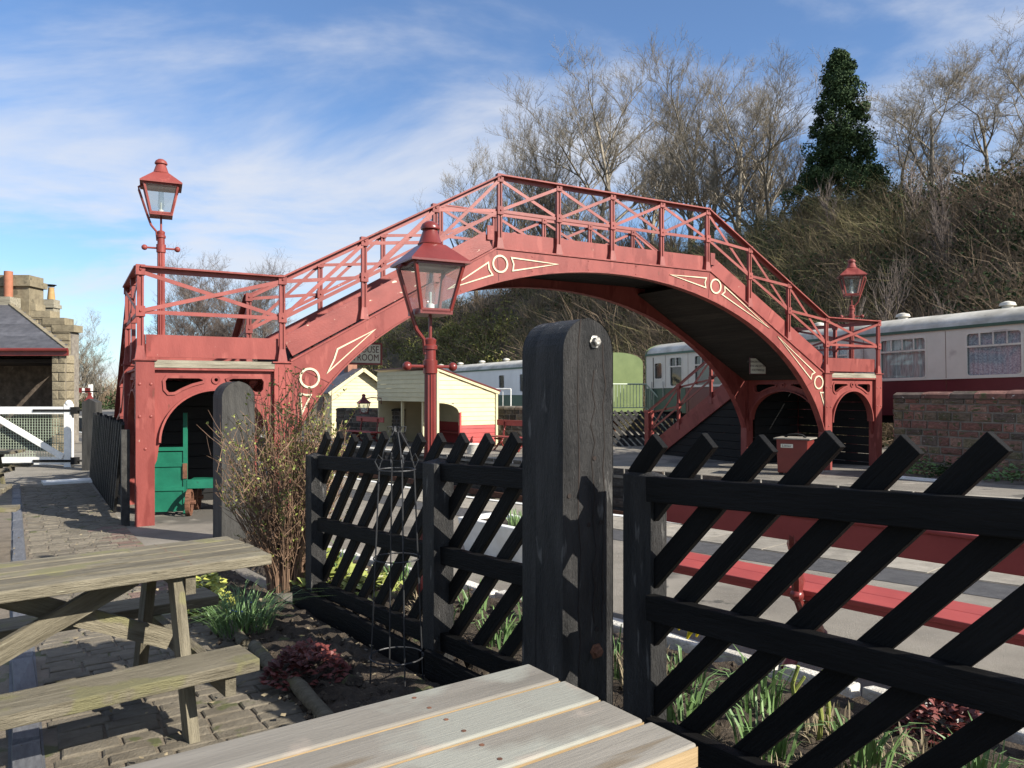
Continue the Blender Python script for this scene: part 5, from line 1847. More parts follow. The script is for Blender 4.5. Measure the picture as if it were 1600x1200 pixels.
def clods(name, n, fnp, m, lo=0.008, hi=0.03):
    b = MB()
    for _ in range(n):
        x, y = fnp()
        r_ = random.uniform(lo, hi)
        z = gz(x, y) + 0.045 + r_ * 0.3
        vs = [(x + r_ * random.uniform(.6, 1.2) * a, y + r_ * random.uniform(.6, 1.2) * c, z + r_ * random.uniform(.5, 1) * e) for a, c, e in ((1, 0, 0), (-1, 0, 0), (0, 1, 0), (0, -1, 0), (0, 0, 1), (0, 0, -1))]
        b.add(vs, [(0, 2, 4), (2, 1, 4), (1, 3, 4), (3, 0, 4), (2, 0, 5), (1, 2, 5), (3, 1, 5), (0, 3, 5)])
    o = b.build(name, m)
    tag(o, None, None, None, 'stuff')
    return o


def rnd_shade():
    k = random.uniform(1.2, 5.0)
    p = fp(k, 0, random.uniform(0.25, 1.0))
    return p.x, p.y


def rnd_sun():
    p = fp(random.uniform(-2.5, 4.5), 0, -random.uniform(0.1, 1.35))
    return p.x, p.y


tag(clods('soil_clods', 500, rnd_shade, SOIL), 'loose clods of dark soil in the shaded bed', 'soil')
tag(clods('bed_clods', 700, rnd_sun, SOIL), 'loose clods of soil in the sunny flower bed', 'soil')

# log edging of the shaded bed
for i, (k0, k1) in enumerate(((2.0, 3.3), (3.35, 4.45), (4.6, 5.2), (5.35, 6.6))):
    a, e = pq(k0, 1.32), pq(k1, 1.34)
    b = MB()
    pts = [Vector((a[0] + (e[0] - a[0]) * f, a[1] + (e[1] - a[1]) * f, gz(*a) + 0.045 + random.uniform(-.008, .008))) for f in [q / 8 for q in range(9)]]
    b.tube(pts, [0.042 * random.uniform(0.9, 1.1) for _ in range(9)], 10)
    o = b.build('edging_log', OLDWOOD, None, smooth=True)
    o.location = (0, 0, 0)
    tag(o, 'mossy round log edging the shaded bed beside the setts', 'log', 'logs edging the bed')

# limewashed stone edging of the sunny bed
r = -4.0
while r < 10.5:
    w = random.uniform(0.38, 0.62)
    x, y = at(r + w / 2, 4.16)
    b = MB()
    rr = random.Random(int(r * 100))
    j = lambda a: rr.uniform(-a, a)
    lo = [(-w / 2 + .01, -.06, -.06), (w / 2 - .01, -.06, -.06), (w / 2 - .01, .06, -.06), (-w / 2 + .01, .06, -.06)]
    up = [(p[0] * 0.97 + j(.012), p[1] * 0.8 + j(.012), 0.075 + j(.015)) for p in lo]
    b.add(lo + up, [(0, 1, 5, 4), (1, 2, 6, 5), (2, 3, 7, 6), (3, 0, 4, 7), (4, 5, 6, 7)])
    o = b.build('edging_stone', WHITESTONE, None, bevel=0.012)
    o.location = (x, y, gz(x, y))
    o.rotation_euler = (0, 0, math.atan2(-DP.y, -DP.x) + j(0.05))
    tag(o, 'rough limewashed stone edging the flower bed along the platform', 'stone', 'stones edging the flower bed')
    r += w + 0.02


def blades(parent, name, m, n, rad, h, w, lean=0.35, c=(0, 0), droop=0.3):
    """A tuft of narrow curved leaves, each two bent strips."""
    b = MB()
    for _ in range(n):
        a = random.uniform(0, 6.283)
        rr = rad * math.sqrt(random.random())
        x, y = c[0] + rr * math.cos(a), c[1] + rr * math.sin(a)
        a2 = a + random.uniform(-0.9, 0.9)
        hh = h * random.uniform(0.55, 1.1)
        ln = lean * random.uniform(0.2, 1.3)
        dx, dy = math.cos(a2), math.sin(a2)
        px, py = -dy * w / 2, dx * w / 2
        tw = random.uniform(-1, 1)
        px, py = px * math.cos(tw) - py * math.sin(tw), px * math.sin(tw) + py * math.cos(tw)
        pts = [(0, 0), (ln * hh * 0.25, hh * 0.5), (ln * hh * 0.7, hh * 0.88), (ln * hh * (1.0 + droop), hh * (1.0 - droop * random.uniform(0, .6)))]
        vs = []
        for i, (q, z) in enumerate(pts):
            f = (1, 1, 0.8, 0.12)[i]
            vs += [(x + dx * q - px * f, y + dy * q - py * f, z), (x + dx * q + px * f, y + dy * q + py * f, z)]
        b.add(vs, [(0, 1, 3, 2), (2, 3, 5, 4), (4, 5, 7, 6)])
    return b.build(name, m, parent)


def leafball(parent, name, m, n, rad, hgt, size, c=(0, 0, 0)):
    b = MB()
    for _ in range(n):
        u, v = random.uniform(0, 6.283), random.random()
        rr = rad * math.sqrt(v)
        x, y, z = c[0] + rr * math.cos(u), c[1] + rr * math.sin(u), c[2] + hgt * (1 - v) * random.uniform(0.3, 1.0) + 0.02
        s = size * random.uniform(0.6, 1.2)
        d = Vector((math.cos(u) + random.uniform(-.6, .6), math.sin(u) + random.uniform(-.6, .6), random.uniform(-0.2, 0.7))).normalized()
        sd = d.cross(Vector((random.uniform(-.4, .4), random.uniform(-.4, .4), 1))).normalized()
        p = Vector((x, y, z))
        nn = sd.cross(d) * s * 0.15
        b.add([p - d * s * .5, p + sd * s * .5 - nn, p + d * s * .55, p - sd * s * .5 - nn, p + nn], [(0, 1, 4), (1, 2, 4), (2, 3, 4), (3, 0, 4)])
    return b.build(name, m, parent)


def plant(name, label, x, y, dz=0.04, group=None, cat='plant'):
    return thing(name, label, cat, (x, y, gz(x, y) + dz), random.uniform(0, 6), group)


# shaded bed plants
t = plant('grape_hyacinth_clump', 'tuft of narrow green leaves with blue flowers beside the old table', -1.95, 5.55)
blades(t, 'leaves', BLADE, 300, 0.20, 0.26, 0.0065, 1.1)
BLUEF = mat('grape_hyacinth_blue', (0.10, 0.14, 0.55), None, 6, 0.6)
leafball(t, 'flowers', BLUEF, 10, 0.14, 0.28, 0.02)
t = plant('spotted_laurel', 'yellow variegated leafy plant under the old picnic table end', -2.45, 6.15)
leafball(t, 'leaves', YELLOWLEAF, 190, 0.24, 0.34, 0.075)
t = plant('coral_bells_clump', 'clump of reddish bronze leaves in the shaded soil', -1.22, 4.55)
leafball(t, 'leaves', HEUCHERA, 330, 0.25, 0.20, 0.052)
t = plant('coral_bells_clump', 'clump of reddish bronze leaves at the sunny bed edge by the bench', 2.02, 3.62)
leafball(t, 'leaves', HEUCHERA, 330, 0.22, 0.20, 0.052)
# sunny bed plants
DAFF = [(0.95, 4.25), (1.25, 3.9), (0.62, 4.5), (1.1, 3.35), (1.45, 3.2), (-0.75, 6.45), (-1.05, 6.9), (-0.3, 5.9), (0.15, 5.35), (0.4, 4.75), (-1.7, 7.6), (1.8, 3.0), (0.85, 3.7), (-0.1, 5.1), (-0.45, 5.5), (1.62, 2.75)]
for i, (x, y) in enumerate(DAFF):
    fl = i in (0, 8, 7)
    t = plant('daffodil_clump', ('upright green daffodil leaves with a yellow bud in the flower bed' if fl else 'tuft of green daffodil leaves in the flower bed'), x, y,
              group=('budding daffodils in the flower bed' if fl else 'leafy daffodils in the flower bed'))
    blades(t, 'leaves', BLADE, random.randint(26, 48), 0.11, random.uniform(0.17, 0.29), 0.013, 0.5)
    if fl:
        b = MB()
        for q in range(3):
            xx, yy = random.uniform(-.08, .08), random.uniform(-.08, .08)
            b.tube([(xx, yy, 0.30), (xx + .02, yy, 0.34), (xx + 0.05, yy - .01, 0.37), (xx + .085, yy - .02, 0.375)], [0.006, 0.014, 0.018, 0.004], 8)
        b.build('buds', PETAL, t, smooth=True)
for i, (x, y) in enumerate([(1.5, 3.55), (1.75, 3.3), (1.3, 3.1), (0.75, 4.2), (0.3, 4.95), (-0.65, 6.0), (1.0, 2.95), (1.95, 2.75)]):
    t = plant('dry_stem_tuft', 'tuft of cut dry straw coloured stems in the flower bed', x, y, group='dry stem tufts in the flower bed')
    blades(t, 'stems', TWIG_PALE, random.randint(40, 80), 0.15, random.uniform(0.12, 0.24), 0.007, 0.25, droop=0.05)
    blades(t, 'fallen_leaves', TWIG_PALE, 30, 0.16, 0.08, 0.012, 1.8)
t = plant('primrose_clump', 'pale flowering clump of broad leaves behind the fence by the lamp', -1.25, 6.75)
leafball(t, 'leaves', BUDLEAF, 80, 0.28, 0.16, 0.12)
leafball(t, 'flowers', PALEFLOWER, 60, 0.28, 0.22, 0.035)['kind'] = 'stuff'
t = plant('broad_leaf_clump', 'clump of broad pale green leaves behind the fence near the bush', -1.75, 7.1)
leafball(t, 'leaves', BUDLEAF, 70, 0.3, 0.3, 0.16)
for x, y in ((1.33, 3.62), (1.42, 3.55), (1.5, 3.66)):
    b = MB()
    b.tube([(0, 0, 0), (0.01, 0, 0.12), (-0.005, 0.01, 0.24), (0.02, 0, 0.33)], [0.012, 0.011, 0.01, 0.009], 8)
    b.tube([(0.0, 0.01, 0.2), (0.05, 0.0, 0.28)], [0.008, 0.007], 6)
    o = b.build('pruned_stem', BUDLEAF, None, smooth=True)
    o.location = (x, y, gz(x, y) + 0.04)
    tag(o, 'bare pruned rose stem in the flower bed', 'stem', 'pruned rose stems in the flower bed')

# white trough with plants on the platform
tr = thing('stone_trough', 'white painted stone trough with green shoots on the platform', 'trough', (0.02, 8.3, gz(0.02, 8.3)), math.atan2(-DP.y, -DP.x))
b = MB()
b.add([(-.55, -.24, 0), (.55, -.24, 0), (.55, .24, 0), (-.55, .24, 0), (-.62, -.30, .40), (.62, -.30, .40), (.62, .30, .40), (-.62, .30, .40), (-.53, -.21, .40), (.53, -.21, .40), (.53, .21, .40), (-.53, .21, .40),
       (-.52, -.20, .34), (.52, -.20, .34), (.52, .20, .34), (-.52, .20, .34)],
      [(0, 1, 5, 4), (1, 2, 6, 5), (2, 3, 7, 6), (3, 0, 4, 7), (4, 5, 9, 8), (5, 6, 10, 9), (6, 7, 11, 10), (7, 4, 8, 11), (8, 9, 13, 12), (9, 10, 14, 13), (10, 11, 15, 14), (11, 8, 12, 15), (12, 13, 14, 15)])
b.build('trough', WHITEPAINT, tr, bevel=0.015)
MB().box(-.515, .515, -.195, .195, .345, .36).build('soil', SOIL, tr)
o = blades(tr, 'shoots', BLADE, 90, 0.18, 0.2, 0.01, 0.4)
o.location = (0.15, 0, 0.35)

# wire obelisk plant support
OB = thing('wire_obelisk', 'black wire plant support with scrolled top standing before the fence', 'plant support', (-0.67, 4.47, gz(-0.67, 4.47)))
oz = 1.40 - gz(-0.67, 4.47)
for i in range(4):
    a = R(25 + 90 * i)
    MB().tube([(0.16 * math.cos(a), 0.16 * math.sin(a), 0), (0.105 * math.cos(a), 0.105 * math.sin(a), oz - 0.25)], 0.0045, 6).build('leg', WIRE, OB)
    c, s_ = math.cos(a), math.sin(a)
    pts = [(0.105, oz - 0.25), (0.13, oz - 0.20), (0.11, oz - 0.16), (0.085, oz - 0.19), (0.10, oz - 0.215)]
    MB().tube([(r_ * c, r_ * s_, z) for r_, z in pts], 0.004, 6).build('scroll', WIRE, OB)
    pts = [(0.105, oz - 0.24), (0.075, oz - 0.13), (0.02, oz - 0.03), (0.03, oz + 0.0), (0.055, oz + 0.0), (0.05, oz - 0.03)]
    MB().tube([(r_ * c, r_ * s_, z) for r_, z in pts], 0.004, 6).build('scroll', WIRE, OB)
for z, rr in ((0.18, 0.155), (0.75, 0.135), (oz - 0.25, 0.107)):
    MB().tube([(rr * math.cos(2 * math.pi * i / 28), rr * math.sin(2 * math.pi * i / 28), z) for i in range(29)], 0.0045, 6).build('hoop', WIRE, OB)

# ------------------------------------------------------------------ budding bush by the fence end
def budding_bush(label, x, y, H, rad, nst):
    t = thing('budding_bush', label, 'bush', (x, y, gz(x, y)))
    bs, lv = MB(), MB()
    for i in range(nst):
        a = random.uniform(0, 6.283)
        r0 = 0.16 * math.sqrt(random.random())
        sp = rad * (random.random() ** 0.6)
        hh = H * random.uniform(0.55, 1.0) * (1 - 0.32 * (sp / rad) ** 2)
        ex, ey = sp * math.cos(a), sp * math.sin(a)
        pts = []
        wob = 0.035
        for q in range(7):
            f = q / 6
            g = f ** 1.35
            pts.append(Vector((r0 * math.cos(a) * (1 - f) + ex * g + random.uniform(-wob, wob) * f, r0 * math.sin(a) * (1 - f) + ey * g + random.uniform(-wob, wob) * f, hh * f)))
        r1 = random.uniform(0.004, 0.0085)
        bs.tube(pts, [r1 * (1 - 0.72 * q / 6) for q in range(7)], 4, caps=False)
        for q in range(2, 7):
            for _ in range(2):
                if random.random() < 0.75:
                    p = pts[q - 1].lerp(pts[q], random.random())
                    d = Vector((random.uniform(-1, 1), random.uniform(-1, 1), random.uniform(0.1, 1.2))).normalized()
                    ln = random.uniform(0.06, 0.28)
                    tip = p + d * ln + Vector((0, 0, 0.04))
                    bs.tube([p, p + d * ln * 0.5 + Vector((0, 0, 0.01)), tip], [0.003, 0.0025, 0.0012], 3, caps=False)
                    f = p.z / H
                    if random.random() < 0.12 + 1.1 * max(0, f - 0.35):
                        for _ in range(random.randint(3, 7)):
                            c = p.lerp(tip, random.uniform(0.3, 1.05))
                            s = random.uniform(0.010, 0.025)
                            dd = Vector((random.uniform(-1, 1), random.uniform(-1, 1), random.uniform(0, 1))).normalized() * s
                            sd = dd.cross(Vector((random.random(), random.random(), random.random()))).normalized() * s * 0.55
                            lv.add([c, c + dd * .6 + sd, c + dd * 1.5, c + dd * .6 - sd], [(0, 1, 2, 3)])
        f = random.random()
        for q in range(5, 7):
            if random.random() < 0.6:
                for _ in range(6):
                    c = pts[q - 1].lerp(pts[q], random.random())
                    s = random.uniform(0.010, 0.026)
                    dd = Vector((random.uniform(-1, 1), random.uniform(-1, 1), random.uniform(0, 1))).normalized() * s
                    sd = dd.cross(Vector((random.random(), random.random(), random.random()))).normalized() * s * 0.55
                    lv.add([c, c + dd * .6 + sd, c + dd * 1.5, c + dd * .6 - sd], [(0, 1, 2, 3)])
    bs.build('stems', BUSHTWIG, t)
    lv.build('leaves', BUDLEAF, t)
    return t


budding_bush('twiggy brown bush with young yellow green leaves at the end of the fence', -2.06, 7.0, 2.05, 0.64, 310)


# ------------------------------------------------------------------ bare trees
def tree_arrays(seed, H, spread, levels, lean=0.0, dense=1.0, up=0.25, first=0.25):
    """Segments of a leafless tree: list of (p0, p1, r0, r1)."""
    rr = random.Random(seed)
    segs = []

    def branch(p, d, ln, r, lv):
        n = 4 if lv < 2 else 3
        step = ln / n
        pts = [(p, r)]
        for i in range(n):
            jit = 0.13 + 0.05 * lv
            d = (d + Vector((rr.uniform(-jit, jit), rr.uniform(-jit, jit), rr.uniform(-jit * .6, jit) + up * 0.14))).normalized()
            q = p + d * step
            r2 = max(0.0048, r * (1 - 0.62 * (i + 1) / n))
            segs.append((p, q, max(0.0055, r * (1 - 0.62 * i / n)), r2))
            p = q
            if lv < levels:
                if lv == 0:
                    k = rr.randint(2, 3) if (i + 1) / n > first else 0
                else:
                    k = rr.randint(1, 3) if lv < levels - 1 else rr.randint(2, 4)
                for _ in range(int(k * dense + rr.random() * 0.5)):
                    ax = Vector((rr.uniform(-1, 1), rr.uniform(-1, 1), rr.uniform(-0.15, 0.6)))
                    ax = (ax - d * ax.dot(d) * 0.7).normalized()
                    cd = (d * (0.75 + 0.3 * rr.random()) + ax * spread * rr.uniform(0.6, 1.15) + Vector((0, 0, up * 0.5))).normalized()
                    branch(q if rr.random() < 0.6 else q - d * step * rr.random() * 0.8, cd, ln * rr.uniform(0.42, 0.66) * (1.0 if lv else 0.9), r2 * rr.uniform(0.5, 0.8) + 0.004, lv + 1)

    branch(Vector((0, 0, -0.3)), Vector((lean, 0, 1)).normalized(), H * 0.62, H * 0.016, 0)
    return segs


def tree_mesh(name, segs, m):
    P0 = np.array([s[0][:] for s in segs]); P1 = np.array([s[1][:] for s in segs])
    R0 = np.array([s[2] for s in segs]); R1 = np.array([s[3] for s in segs])
    d = P1 - P0
    d /= np.linalg.norm(d, axis=1, keepdims=True) + 1e-9
    ref = np.where(np.abs(d[:, 2:3]) > 0.9, np.array([[1.0, 0, 0]]), np.array([[0, 0, 1.0]]))
    s = np.cross(d, ref); s /= np.linalg.norm(s, axis=1, keepdims=True)
    u = np.cross(s, d)
    n = 3
    V, F = [], []
    for j, (P, Rd) in enumerate(((P0, R0), (P1, R1))):
        for k in range(n):
            a = 2 * math.pi * k / n
            V.append(P + (s * math.cos(a) + u * math.sin(a)) * Rd[:, None])
    V = np.stack(V, 1).reshape(-1, 3)
    base = np.arange(len(segs)) * 2 * n
    for k in range(n):
        F.append(np.stack([base + k, base + (k + 1) % n, base + n + (k + 1) % n, base + n + k], -1))
    F = np.concatenate(F)
    me = bpy.data.meshes.new(name)
    me.vertices.add(len(V)); me.vertices.foreach_set('co', V.astype(np.float32).ravel())
    me.loops.add(F.size); me.loops.foreach_set('vertex_index', F.astype(np.int32).ravel())
    me.polygons.add(len(F)); me.polygons.foreach_set('loop_start', np.arange(0, F.size, 4, dtype=np.int32))
    me.materials.append(m)
    me.update(calc_edges=True)
    return me


def split_tree(segs, r_cut):
    return [s for s in segs if s[2] >= r_cut], [s for s in segs if s[2] < r_cut]


TREES = {}
for nm, args in {'tall': (3, 18, 0.85, 5, 0.02, 0.90, 0.16, 0.2), 'tall2': (12, 18, 0.92, 5, -0.05, 0.89, 0.14, 0.2), 'ash': (21, 16, 0.9, 5, 0.05, 0.88, 0.24, 0.2),
                 'round': (33, 14, 1.15, 5, 0.0, 0.88, 0.04, 0.1), 'birch': (41, 15, 0.85, 5, 0.0, 0.92, 0.06, 0.15), 'sapling': (55, 5, 0.5, 2, 0.1, 1.0, 0.3, 0.2)}.items():
    sg = tree_arrays(*args)
    big, small = split_tree(sg, 0.045 if nm != 'sapling' else 0.02)
    mt = BARK_BIRCH if nm in ('birch', 'sapling') else BARK
    TREES[nm] = (tree_mesh('trunk', big, mt), tree_mesh('crown', small, mt), args[1])
    print('tree', nm, len(sg))


def tree(kind, label, px, q, top_y, rz, group, dist=None, wide=1.0, base=None, name='bare_tree'):
    """Stand a tree on the hill where the view line of column px reaches depth q behind the siding."""
    m = (px - 800) / 1200
    D = dist if dist else q / (0.866 * m + 0.5)
    x, y = m * D, D
    if base is None:
        qq, r_ = 0.866 * x + 0.5 * y, -0.5 * x + 0.866 * y
        base = float(hill_z(qq, r_)) - 0.2
    H = EYE + (613 - top_y + (28 if q else 6)) / 1200 * D - base
    trunk, crown, h0 = TREES[kind]
    hreal = max(v.co.z for v in crown.vertices)
    s = H / hreal
    t = thing(name, label, 'tree', (x, y, base), rz, group)
    t.scale = (s * wide, s * wide, s)
    link('trunk', trunk, t)
    link('crown', crown, t)
    return t


RG = 'bare trees along the hilltop'
tree('ash', 'smallest bare grey ash tree standing on the ridge beyond the bridge crown', 745, 46, 222, 1.0, RG)
tree('ash', 'bare grey ash tree with upswept twigs on the ridge over the bridge deck', 862, 46, 150, 3.1, RG)
tree('tall2', 'slender bare tree on the ridge between the ash and the tallest tree', 960, 45, 92, 0.4, RG)
tree('tall', 'tallest bare tree on the ridge over the bridge deck', 1078, 45, 58, 2.0, RG)
tree('tall2', 'bare branching tree on the ridge beside the tallest tree', 1150, 45, 108, 4.2, RG, wide=1.15)
tree('tall', 'bare twiggy tree on the ridge just before the dark evergreen', 1205, 46, 140, 5.3, RG, wide=1.2)
tree('ash', 'thin bare tree crowded behind the tallest tree', 1020, 49, 150, 0.2, RG)
tree('tall', 'thin bare tree crowded behind the ash trees', 905, 50, 175, 1.3, RG)
tree('ash', 'low bare tree on the ridge behind the lamp and bridge rail', 800, 50, 215, 5.0, RG)
tree('tall2', 'bare tree with forked trunk behind the ash over the bridge deck', 930, 47, 130, 2.6, RG, wide=1.2)
tree('tall', 'broad bare tree between the tallest tree and the forked tree', 1110, 47, 90, 3.7, RG, wide=1.25)
tree('ash', 'grey ash rising behind the end of the bridge deck', 1185, 49, 120, 0.9, RG, wide=1.2)
tree('round', 'spreading bare oak crowning the hill beyond the evergreen', 1455, 46, 62, 0.7, RG, wide=1.25)
tree('round', 'second spreading bare oak on the hilltop beside the crowning oak', 1545, 48, 78, 2.4, RG, wide=1.25)
tree('round', 'bare oak at the end of the hilltop row above the coach', 1610, 46, 70, 4.0, RG, wide=1.25)
tree('round', 'low spreading bare oak between the evergreen and the crowning oak', 1405, 50, 130, 5.2, RG, wide=1.2)
for i, (px, ty, dd, lab) in enumerate([(318, 398, 62, 'pale trunked birch beyond the landing lamp'), (352, 390, 66, 'tall birch with purple twigs beyond the landing'), (388, 402, 62, 'birch with a round twiggy crown beyond the landing rail'),
                                       (415, 440, 60, 'smaller birch beside the round crowned birch'), (290, 430, 70, 'low birch behind the landing lamp post')]):
    tree('birch', lab, px, 0, ty, i * 1.7, 'birches beyond the landing', dist=dd, wide=1.1, base=-0.6)
for i, (px, ty, dd, lab) in enumerate([(118, 486, 62, 'bare tree beyond the stone house gable'), (150, 540, 70, 'small bare tree beyond the crossing gate')]):
    tree('ash', lab, px, 0, ty, i * 2.0, 'bare trees beyond the station house', dist=dd, base=-0.6, wide=1.1)
for i in range(14):
    px = random.uniform(1090, 1590)
    q = random.uniform(27, 41)
    m = (px - 800) / 1200
    D = q / (0.866 * m + 0.5)
    x, y = m * D, D
    t = thing('hillside_sapling', 'thin pale sapling among the scrub on the hillside', 'sapling', (x, y, float(hill_z(q, -0.5 * x + 0.866 * y)) - 0.1), random.uniform(0, 6), 'saplings on the hillside')
    s = random.uniform(0.6, 1.0)
    t.scale = (s, s, s)
    link('trunk', TREES['sapling'][0], t)
    link('crown', TREES['sapling'][1], t)


# ------------------------------------------------------------------ dark evergreen on the hill
def leaf_cloud(n, centres, radii, size):
    """Leaf quads spread on the shells of many small clumps."""
    k = RNG.integers(0, len(centres), n)
    v = RNG.standard_normal((n, 3))
    v /= np.linalg.norm(v, axis=1, keepdims=True)
    rad = radii[k] * (0.55 + 0.5 * RNG.random(n))
    c = centres[k] + v * rad[:, None]
    nrm = v + 0.7 * RNG.standard_normal((n, 3))
    nrm /= np.linalg.norm(nrm, axis=1, keepdims=True)
    a = np.cross(nrm, RNG.standard_normal((n, 3)))
    a /= np.linalg.norm(a, axis=1, keepdims=True)
    b = np.cross(nrm, a)
    s = size * (0.6 + 0.8 * RNG.random(n))[:, None]
    V = np.stack([c - a * s, c + b * s * 0.6, c + a * s, c - b * s * 0.6], 1).reshape(-1, 3)
    F = np.arange(4 * n).reshape(n, 4)
    return V, F


m_ = (1312 - 800) / 1200
De = 45.5 / (0.866 * m_ + 0.5)
xe, ye = m_ * De, De
ze = float(hill_z(45.5, -0.5 * xe + 0.866 * ye)) - 0.3
He_ = EYE + (613 - 80) / 1200 * De - ze
ev = thing('evergreen_tree', 'dark glossy evergreen tree with pointed crown on the hilltop', 'tree', (xe, ye, ze))
cs, rs_ = [], []
for i in range(250):
    f = RNG.random() ** 1.25
    z = He_ * (0.06 + 0.92 * f)
    lump = 1 + 0.28 * math.sin(9 * f + 1.3 * math.sin(5 * f))
    prof = 2.4 * lump * min(1.0, (1.02 - f) * 1.9) * (0.7 + 0.5 * RNG.random()) if f < 0.86 else 0.75 * (1.04 - f) / 0.18
    a = RNG.random() * 6.283
    rr_ = prof * (0.30 + 0.85 * RNG.random() ** 0.6)
    cs.append((rr_ * math.cos(a), rr_ * math.sin(a), z))
    rs_.append(0.34 + 0.50 * RNG.random() * (1 - 0.5 * f))
V, F = leaf_cloud(56000, np.array(cs), np.array(rs_), 0.085)
np_mesh('crown', V, F, HOLLY, ev)
b = MB().tube([(0, 0, -0.4), (0.05, 0.03, He_ * 0.45), (0, 0, He_ * 0.93)], [0.24, 0.16, 0.03], 8)
for i in range(24):
    z = He_ * (0.2 + 0.7 * i / 24)
    a = i * 2.4
    l_ = 1.9 * (1.05 - (i / 24))
    b.tube([(0, 0, z), (l_ * .5 * math.cos(a), l_ * .5 * math.sin(a), z + .25), (l_ * math.cos(a), l_ * math.sin(a), z + .6)], [0.06, 0.04, 0.012], 5)
b.build('trunk', BARK, ev)


# ------------------------------------------------------------------ scrub, ivy and gorse on the hillside (uncountable masses)
def hill_points(n, q0, q1, px0, px1):
    px = RNG.uniform(px0, px1, n)
    q = RNG.uniform(q0, q1, n)
    m = (px - 800) / 1200
    D = q / (0.866 * m + 0.5)
    x, y = m * D, D
    r = -0.5 * x + 0.866 * y
    return np.stack([x, y, hill_z(q, r)], -1)


def twig_mass(name, label, cl, per, h, w, m, spread=0.75, curl=0.5):
    """cl: clump centres (n,3); per stems each, arching ribbons of two joints."""
    n = len(cl) * per
    c = np.repeat(cl, per, axis=0)
    sc = np.repeat(0.6 + 0.8 * RNG.random(len(cl)), per)
    a = RNG.random(n) * 6.283
    r0 = 0.35 * RNG.random(n)
    base = c + np.stack([r0 * np.cos(a), r0 * np.sin(a), -0.2 * np.ones(n)], -1)
    out_ = np.stack([np.cos(a), np.sin(a), np.zeros(n)], -1) * (spread * RNG.random(n) ** 0.7)[:, None]
    L = h * sc * (0.45 + 0.65 * RNG.random(n))
    jit = 0.22 * RNG.standard_normal((n, 3))
    p1 = base + (np.array([0, 0, 0.62]) + out_ * 0.45 + jit * 0.5) * L[:, None]
    p2 = base + (np.stack([np.zeros(n), np.zeros(n), 1.0 - curl * RNG.random(n) * 0.5], -1) + out_ * 1.25 + jit) * L[:, None]
    d = p2 - base
    s = np.cross(d, RNG.standard_normal((n, 3)))
    s /= np.linalg.norm(s, axis=1, keepdims=True)
    s *= (w * (0.6 + 0.8 * RNG.random(n)))[:, None]
    V = np.stack([base - s, base + s, p1 - s * .7, p1 + s * .7, p2 - s * .2, p2 + s * .2], 1).reshape(-1, 3)
    b0 = np.arange(n)[:, None] * 6
    F = np.concatenate([b0 + np.array([[0, 1, 3, 2]]), b0 + np.array([[2, 3, 5, 4]])])
    o = np_mesh(name, V, F, m)
    return tag(o, label, 'scrub', None, 'stuff')


twig_mass('brown_scrub', 'tangle of leafless brown scrub covering the hillside', hill_points(1000, 25, 47, 1000, 1680), 56, 1.7, 0.011, TWIG_BROWN)
twig_mass('ridge_scrub', 'leafless scrub along the hill behind the bridge arch', hill_points(700, 25, 48, 380, 1060), 42, 2.6, 0.02, TWIG_BROWN)
twig_mass('olive_scrub', 'mossy olive scrub over the hillside behind the bridge stair', np.concatenate([hill_points(420, 26, 47, 1080, 1420), hill_points(260, 25, 40, 820, 1120)]), 64, 2.0, 0.011, TWIG_OLIVE, 1.1, 1.0)
twig_mass('dry_bramble', 'pale dry stems among the hillside scrub', hill_points(160, 25, 44, 1000, 1680), 12, 2.2, 0.008, TWIG_PALE, 0.6)
cl = np.concatenate([hill_points(260, 25, 46, 1120, 1680), hill_points(190, 25, 42, 640, 1120)])
V, F = leaf_cloud(40000, cl + np.array([0, 0, 0.9]), 0.7 + 0.9 * RNG.random(len(cl)), 0.09)
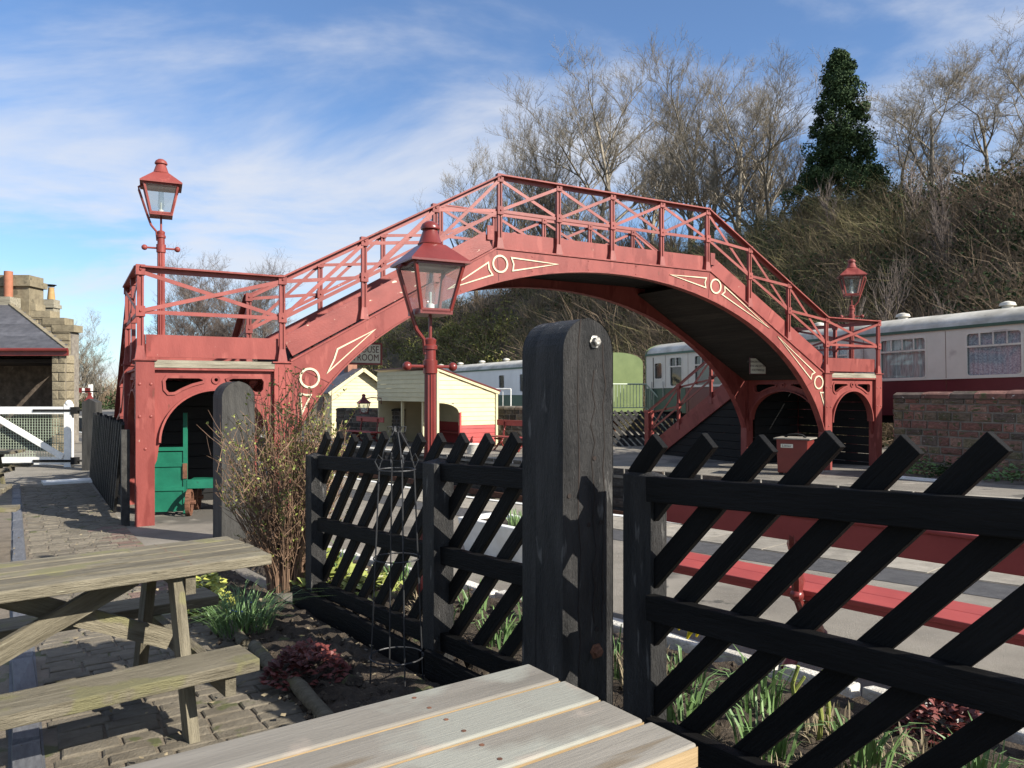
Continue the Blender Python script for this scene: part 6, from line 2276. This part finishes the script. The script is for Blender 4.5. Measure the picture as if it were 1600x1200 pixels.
tag(np_mesh('ivy_undergrowth', V, F, IVY), 'dark ivy and evergreen undergrowth on the hillside', 'ivy', None, 'stuff')
cl = np.concatenate([hill_points(60, 26, 36, 655, 800), hill_points(34, 30, 40, 560, 720)])
V, F = leaf_cloud(26000, cl + np.array([0, 0, 1.3]), 1.0 + 1.1 * RNG.random(len(cl)), 0.11)
tag(np_mesh('gorse_thicket', V, F, GORSE), 'yellow green gorse thicket on the slope behind the shelter', 'gorse', None, 'stuff')
# far hedge line beyond the goods yard on the left
cl = np.stack([RNG.uniform(-95, -20, 160), RNG.uniform(88, 120, 160), np.full(160, 0.2)], -1)
V, F = leaf_cloud(16000, cl, 1.0 + 1.2 * RNG.random(160), 0.2)
tag(np_mesh('far_hedge', V, F, IVY), 'dark hedge line far beyond the crossing gate', 'hedge', None, 'stuff')
twig_mass('far_scrub', 'leafless thicket far beyond the crossing gate', cl, 40, 4.5, 0.03, TWIG_BROWN)
# weeds at the foot of the brown wall
for i, (x, y) in enumerate([(8.95, 16.75), (9.3, 16.1), (9.85, 15.1), (10.25, 14.3)]):
    t = plant('weed_clump', 'green weeds at the foot of the reddish stone wall', x, y, 0.0, 'weeds at the wall foot')
    leafball(t, 'leaves', IVY if i % 2 else BLADE, 160, 0.5, 0.42, 0.09)

# dead leaves blown over the shaded bed and the setts
def litter():
    if random.random() < 0.6:
        k = random.uniform(1.0, 5.5)
        q = fp(k, 0, random.uniform(0.2, 1.1))
        return q.x, q.y
    return pq(random.uniform(3, 12), random.uniform(-1.2, 1.3))


b = MB()
for _ in range(420):
    x, y = litter()
    z = gz(x, y) + 0.055
    s = random.uniform(0.008, 0.022)
    a = random.uniform(0, 6.28)
    c, d = math.cos(a) * s, math.sin(a) * s
    h_ = random.uniform(-.006, .01)
    b.add([(x - c, y - d, z), (x - d * .6, y + c * .6, z + h_), (x + c, y + d, z + .004), (x + d * .6, y - c * .6, z - h_)], [(0, 1, 2, 3)])
tag(b.build('fallen_leaves', TWIG_PALE), 'dry fallen leaves scattered over the bed and setts', 'leaves', None, 'stuff')
